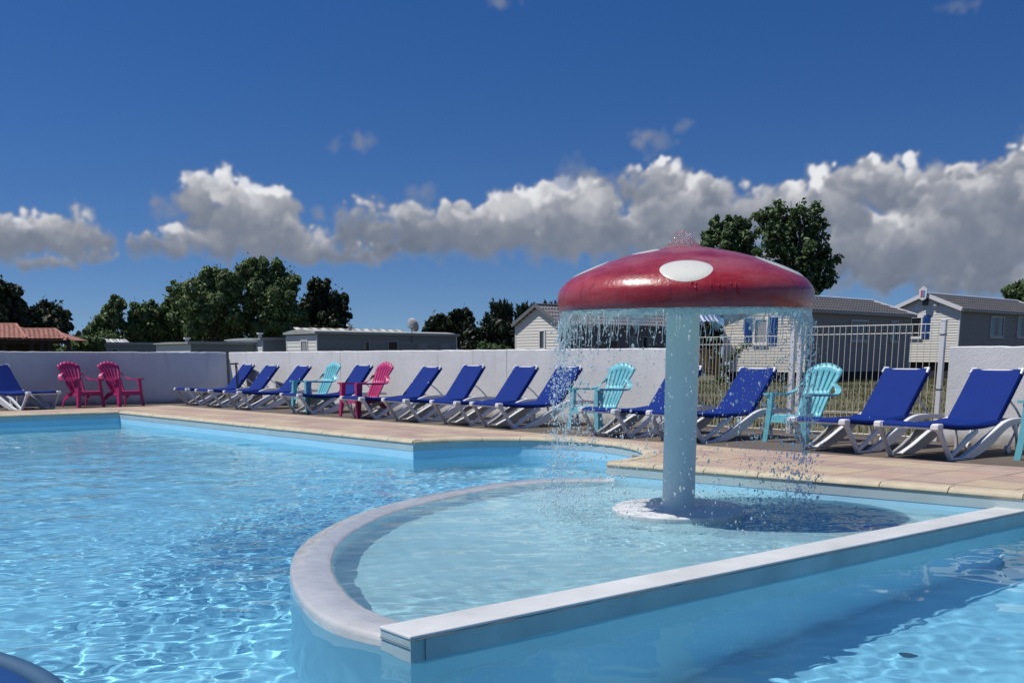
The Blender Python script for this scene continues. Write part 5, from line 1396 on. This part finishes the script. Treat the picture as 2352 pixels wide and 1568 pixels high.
# behind the middle
tree('dark rounded tree right of the largest caravan', 75, [(1062, 725, 20, 16), (1045, 745, 26, 20), (1010, 745, 26, 18), (1030, 775, 52, 34), (990, 765, 20, 16), (1075, 760, 20, 30)], m_lf_dark, 12000, .15, seed=21)
tree('dark green hedge between the largest caravan and the gabled home', 68, [(1100, 775, 26, 26), (1130, 765, 30, 34), (1165, 770, 28, 32), (1140, 795, 60, 20), (1100, 800, 40, 16)], m_lf_blue, 9000, .13, seed=22, trunk=False, name='hedge', cat='hedge', group='bushes')
tree('light green shrub at the foot of the dark hedge', 63, [(1120, 800, 22, 12), (1150, 804, 24, 10)], m_lf_mid, 1600, .10, seed=23, trunk=False, name='bush', cat='bush', group='bushes')
def cypress(label, Y, u, vt, vb, ru, seed, lean):
    g = np.random.default_rng(seed); bx_, by_, _ = at(u, 800, Y); zg = float(terr(np.array(bx_), np.array(by_))); root = empty('cypress', (bx_, by_, zg)); tag(root, label, 'cypress', 'spiky dark cypresses')
    ztop = at(u, vt, Y)[2] - zg; zb = max(.4, at(u, vb, Y)[2] - zg); k = Y / 2380.0; R_ = ru * k
    P = []; Nn = []; mb = MB()
    for i in range(150):
        t = g.random() ** .8; z0 = zb * .6 + (ztop * .80 - zb * .6) * t; a_ = g.random() * 6.283
        reach = R_ * (1.0 - .35 * t) * (.6 + .5 * g.random()); el = rad(18 + 48 * t + 10 * g.normal())
        dr = np.array([math.cos(a_) + lean, math.sin(a_), 0]); ps = []
        for q in np.linspace(.1, 1, 6):
            ps.append((dr[0] * reach * q * math.cos(el * .7), dr[1] * reach * q * math.cos(el * .7), z0 + reach * math.sin(el) * q ** 1.6 * 1.0))
        mb.tube(ps, list(np.linspace(.05, .015, 6)), 4, caps=False)
        d_ = np.array(ps[-1]) - np.array(ps[-2]); d_ /= np.linalg.norm(d_)
        for q in range(60):
            s = g.random(); j = min(4, int(s * 5)); f = s * 5 - j; p = np.array(ps[j]) * (1 - f) + np.array(ps[j + 1]) * f
            P.append(p + g.normal(size=3) * (.17 * (1.15 - s))); Nn.append(np.cross(d_, g.normal(size=3)))
    P = np.array(P); Nn = np.array(Nn); n = len(P); nn = Nn / (np.linalg.norm(Nn, axis=1)[:, None] + 1e-9)
    up = np.tile(np.array([0, 0, 1.0]), (n, 1)) + g.normal(size=(n, 3)) * .35 + np.stack([P[:, 0] / R_, P[:, 1] / R_, np.zeros(n)], -1) * .8
    up /= np.linalg.norm(up, axis=1)[:, None]; b_ = np.cross(nn, up); s = (.20 * (.6 + .8 * g.random(n)))[:, None]
    V = np.stack([P - up * s * .5, P - b_ * s * .22, P + up * s, P + b_ * s * .22], 1).reshape(-1, 3)
    link('crown', np_mesh('crown', V, np.arange(4 * n).reshape(n, 4), m_lf_dark), root)
    mb.tube([(0, 0, -.3), (0, 0, ztop * .8)], [.22, .08], 7); mb.build('trunk', m_bark, root, True)
cypress('spiky dark cypress leaning left, left of the gabled home roof', 72, 1160, 682, 790, 52, 31, -.35)
cypress('spiky dark cypress directly behind the left slope of the gabled roof', 72, 1208, 685, 790, 44, 32, 0)
cypress('spiky dark cypress behind the gabled roof, touching the mushroom cap edge', 72, 1262, 684, 790, 46, 33, .3)
# behind the mushroom cap
tree('lighter green tree behind the mushroom cap, left of the tall one', 62, [(1632, 545, 18, 18), (1660, 522, 24, 24), (1695, 522, 22, 20), (1620, 580, 20, 24), (1665, 570, 44, 40), (1710, 560, 26, 40), (1690, 620, 60, 50), (1660, 680, 60, 50)], m_lf_mid, 18000, .12, seed=41, sub=14, inner=.08)
tree('tall airy tree rising behind the right side of the mushroom cap', 58, [(1788, 478, 18, 20), (1762, 508, 24, 26), (1735, 500, 12, 10), (1806, 515, 24, 28), (1842, 492, 26, 26), (1875, 480, 14, 16), (1880, 520, 20, 26), (1835, 550, 50, 46), (1778, 560, 42, 48), (1885, 560, 18, 22), (1895, 600, 30, 26), (1905, 640, 20, 18), (1850, 620, 52, 40), (1780, 640, 50, 40), (1880, 655, 24, 12), (1820, 690, 60, 40)], m_lf_mid, 9000, .125, seed=42, sub=20, inner=.03)
tree('tree at the far right edge, peeping over the cream home', 70, [(2335, 672, 22, 24), (2352, 660, 18, 18), (2375, 690, 34, 40), (2345, 720, 40, 40)], m_lf_mid, 8000, .15, seed=43)
tree('dark shrub in the gap beside the timber terrace', 46, [(1612, 770, 26, 34), (1640, 780, 22, 34), (1625, 830, 30, 26)], m_lf_dark, 5000, .10, seed=44, trunk=False, name='bush', cat='bush', group='bushes')
# climbing plant in front of the beige wall
g = np.random.default_rng(51); P = []
for (u, v, r, n) in ((1655, 870, 9, 60), (1668, 845, 9, 70), (1680, 822, 10, 80), (1694, 805, 9, 60), (1708, 795, 8, 40), (1722, 790, 5, 20)):
    c = np.array(at(u, v, 38)); P.append(c + g.normal(size=(n, 3)) * r * 38 / 2380 * .6)
P = np.concatenate(P); pr_ = empty('climbing_plant', (P[0][0], P[0][1], 0)); tag(pr_, 'thin leaning shrub branch in front of the beige clad wall', 'plant')
leaves(P - np.array([P[0][0], P[0][1], 0]), g.normal(size=P.shape), .055, g, m_lf_mid, 'foliage', pr_)
pts = [np.array(at(u, v, 38)) - np.array([P[0][0], P[0][1], 0]) for u, v in ((1650, 888), (1662, 858), (1680, 824), (1705, 797), (1722, 789))]
MB().tube(pts, [.035, .03, .025, .018, .01], 6).build('stem', m_bark, pr_, True)
# grass blades behind the fence
g = np.random.default_rng(61); n = 42000
X_ = g.uniform(-2, 26, n); Y_ = g.uniform(13.5, 44, n)
ok = (X_ / Y_ > .02) & (X_ / Y_ < .52) & ~inpoly([(-24, 12), (8.9, 10.9), (-6.6, 26.9)], X_, Y_) & ((X_ - 5.42) * wn.x + (Y_ - 13.18) * wn.y > .3)
pch = np.sin(X_ * .9) * np.sin(Y_ * .7) + .6 * np.sin(X_ * 2.3 + Y_ * 1.7)
ok &= (pch > g.uniform(-1.2, .9, n)) & ~((np.abs(Y_ - (20.9 - .33 * (X_ - 6))) < .62))
X_, Y_ = X_[ok], Y_[ok]; n = len(X_); Z_ = terr(X_, Y_)
a_ = g.random(n) * 6.283; h = .05 + .10 * g.random(n); w_ = .012 + .01 * g.random(n); lx, ly = g.normal(size=n) * .04, g.normal(size=n) * .04
V = np.stack([np.stack([X_ - w_ * np.cos(a_), Y_ - w_ * np.sin(a_), Z_], -1), np.stack([X_ + w_ * np.cos(a_), Y_ + w_ * np.sin(a_), Z_], -1), np.stack([X_ + lx, Y_ + ly, Z_ + h], -1)], 1).reshape(-1, 3)
gr = link('grass', np_mesh('grass', V, np.arange(3 * n).reshape(n, 3), leaf_mat('grass_blade', (.05, .075, .015), (.17, .16, .06)))); tag(gr, kind='stuff')
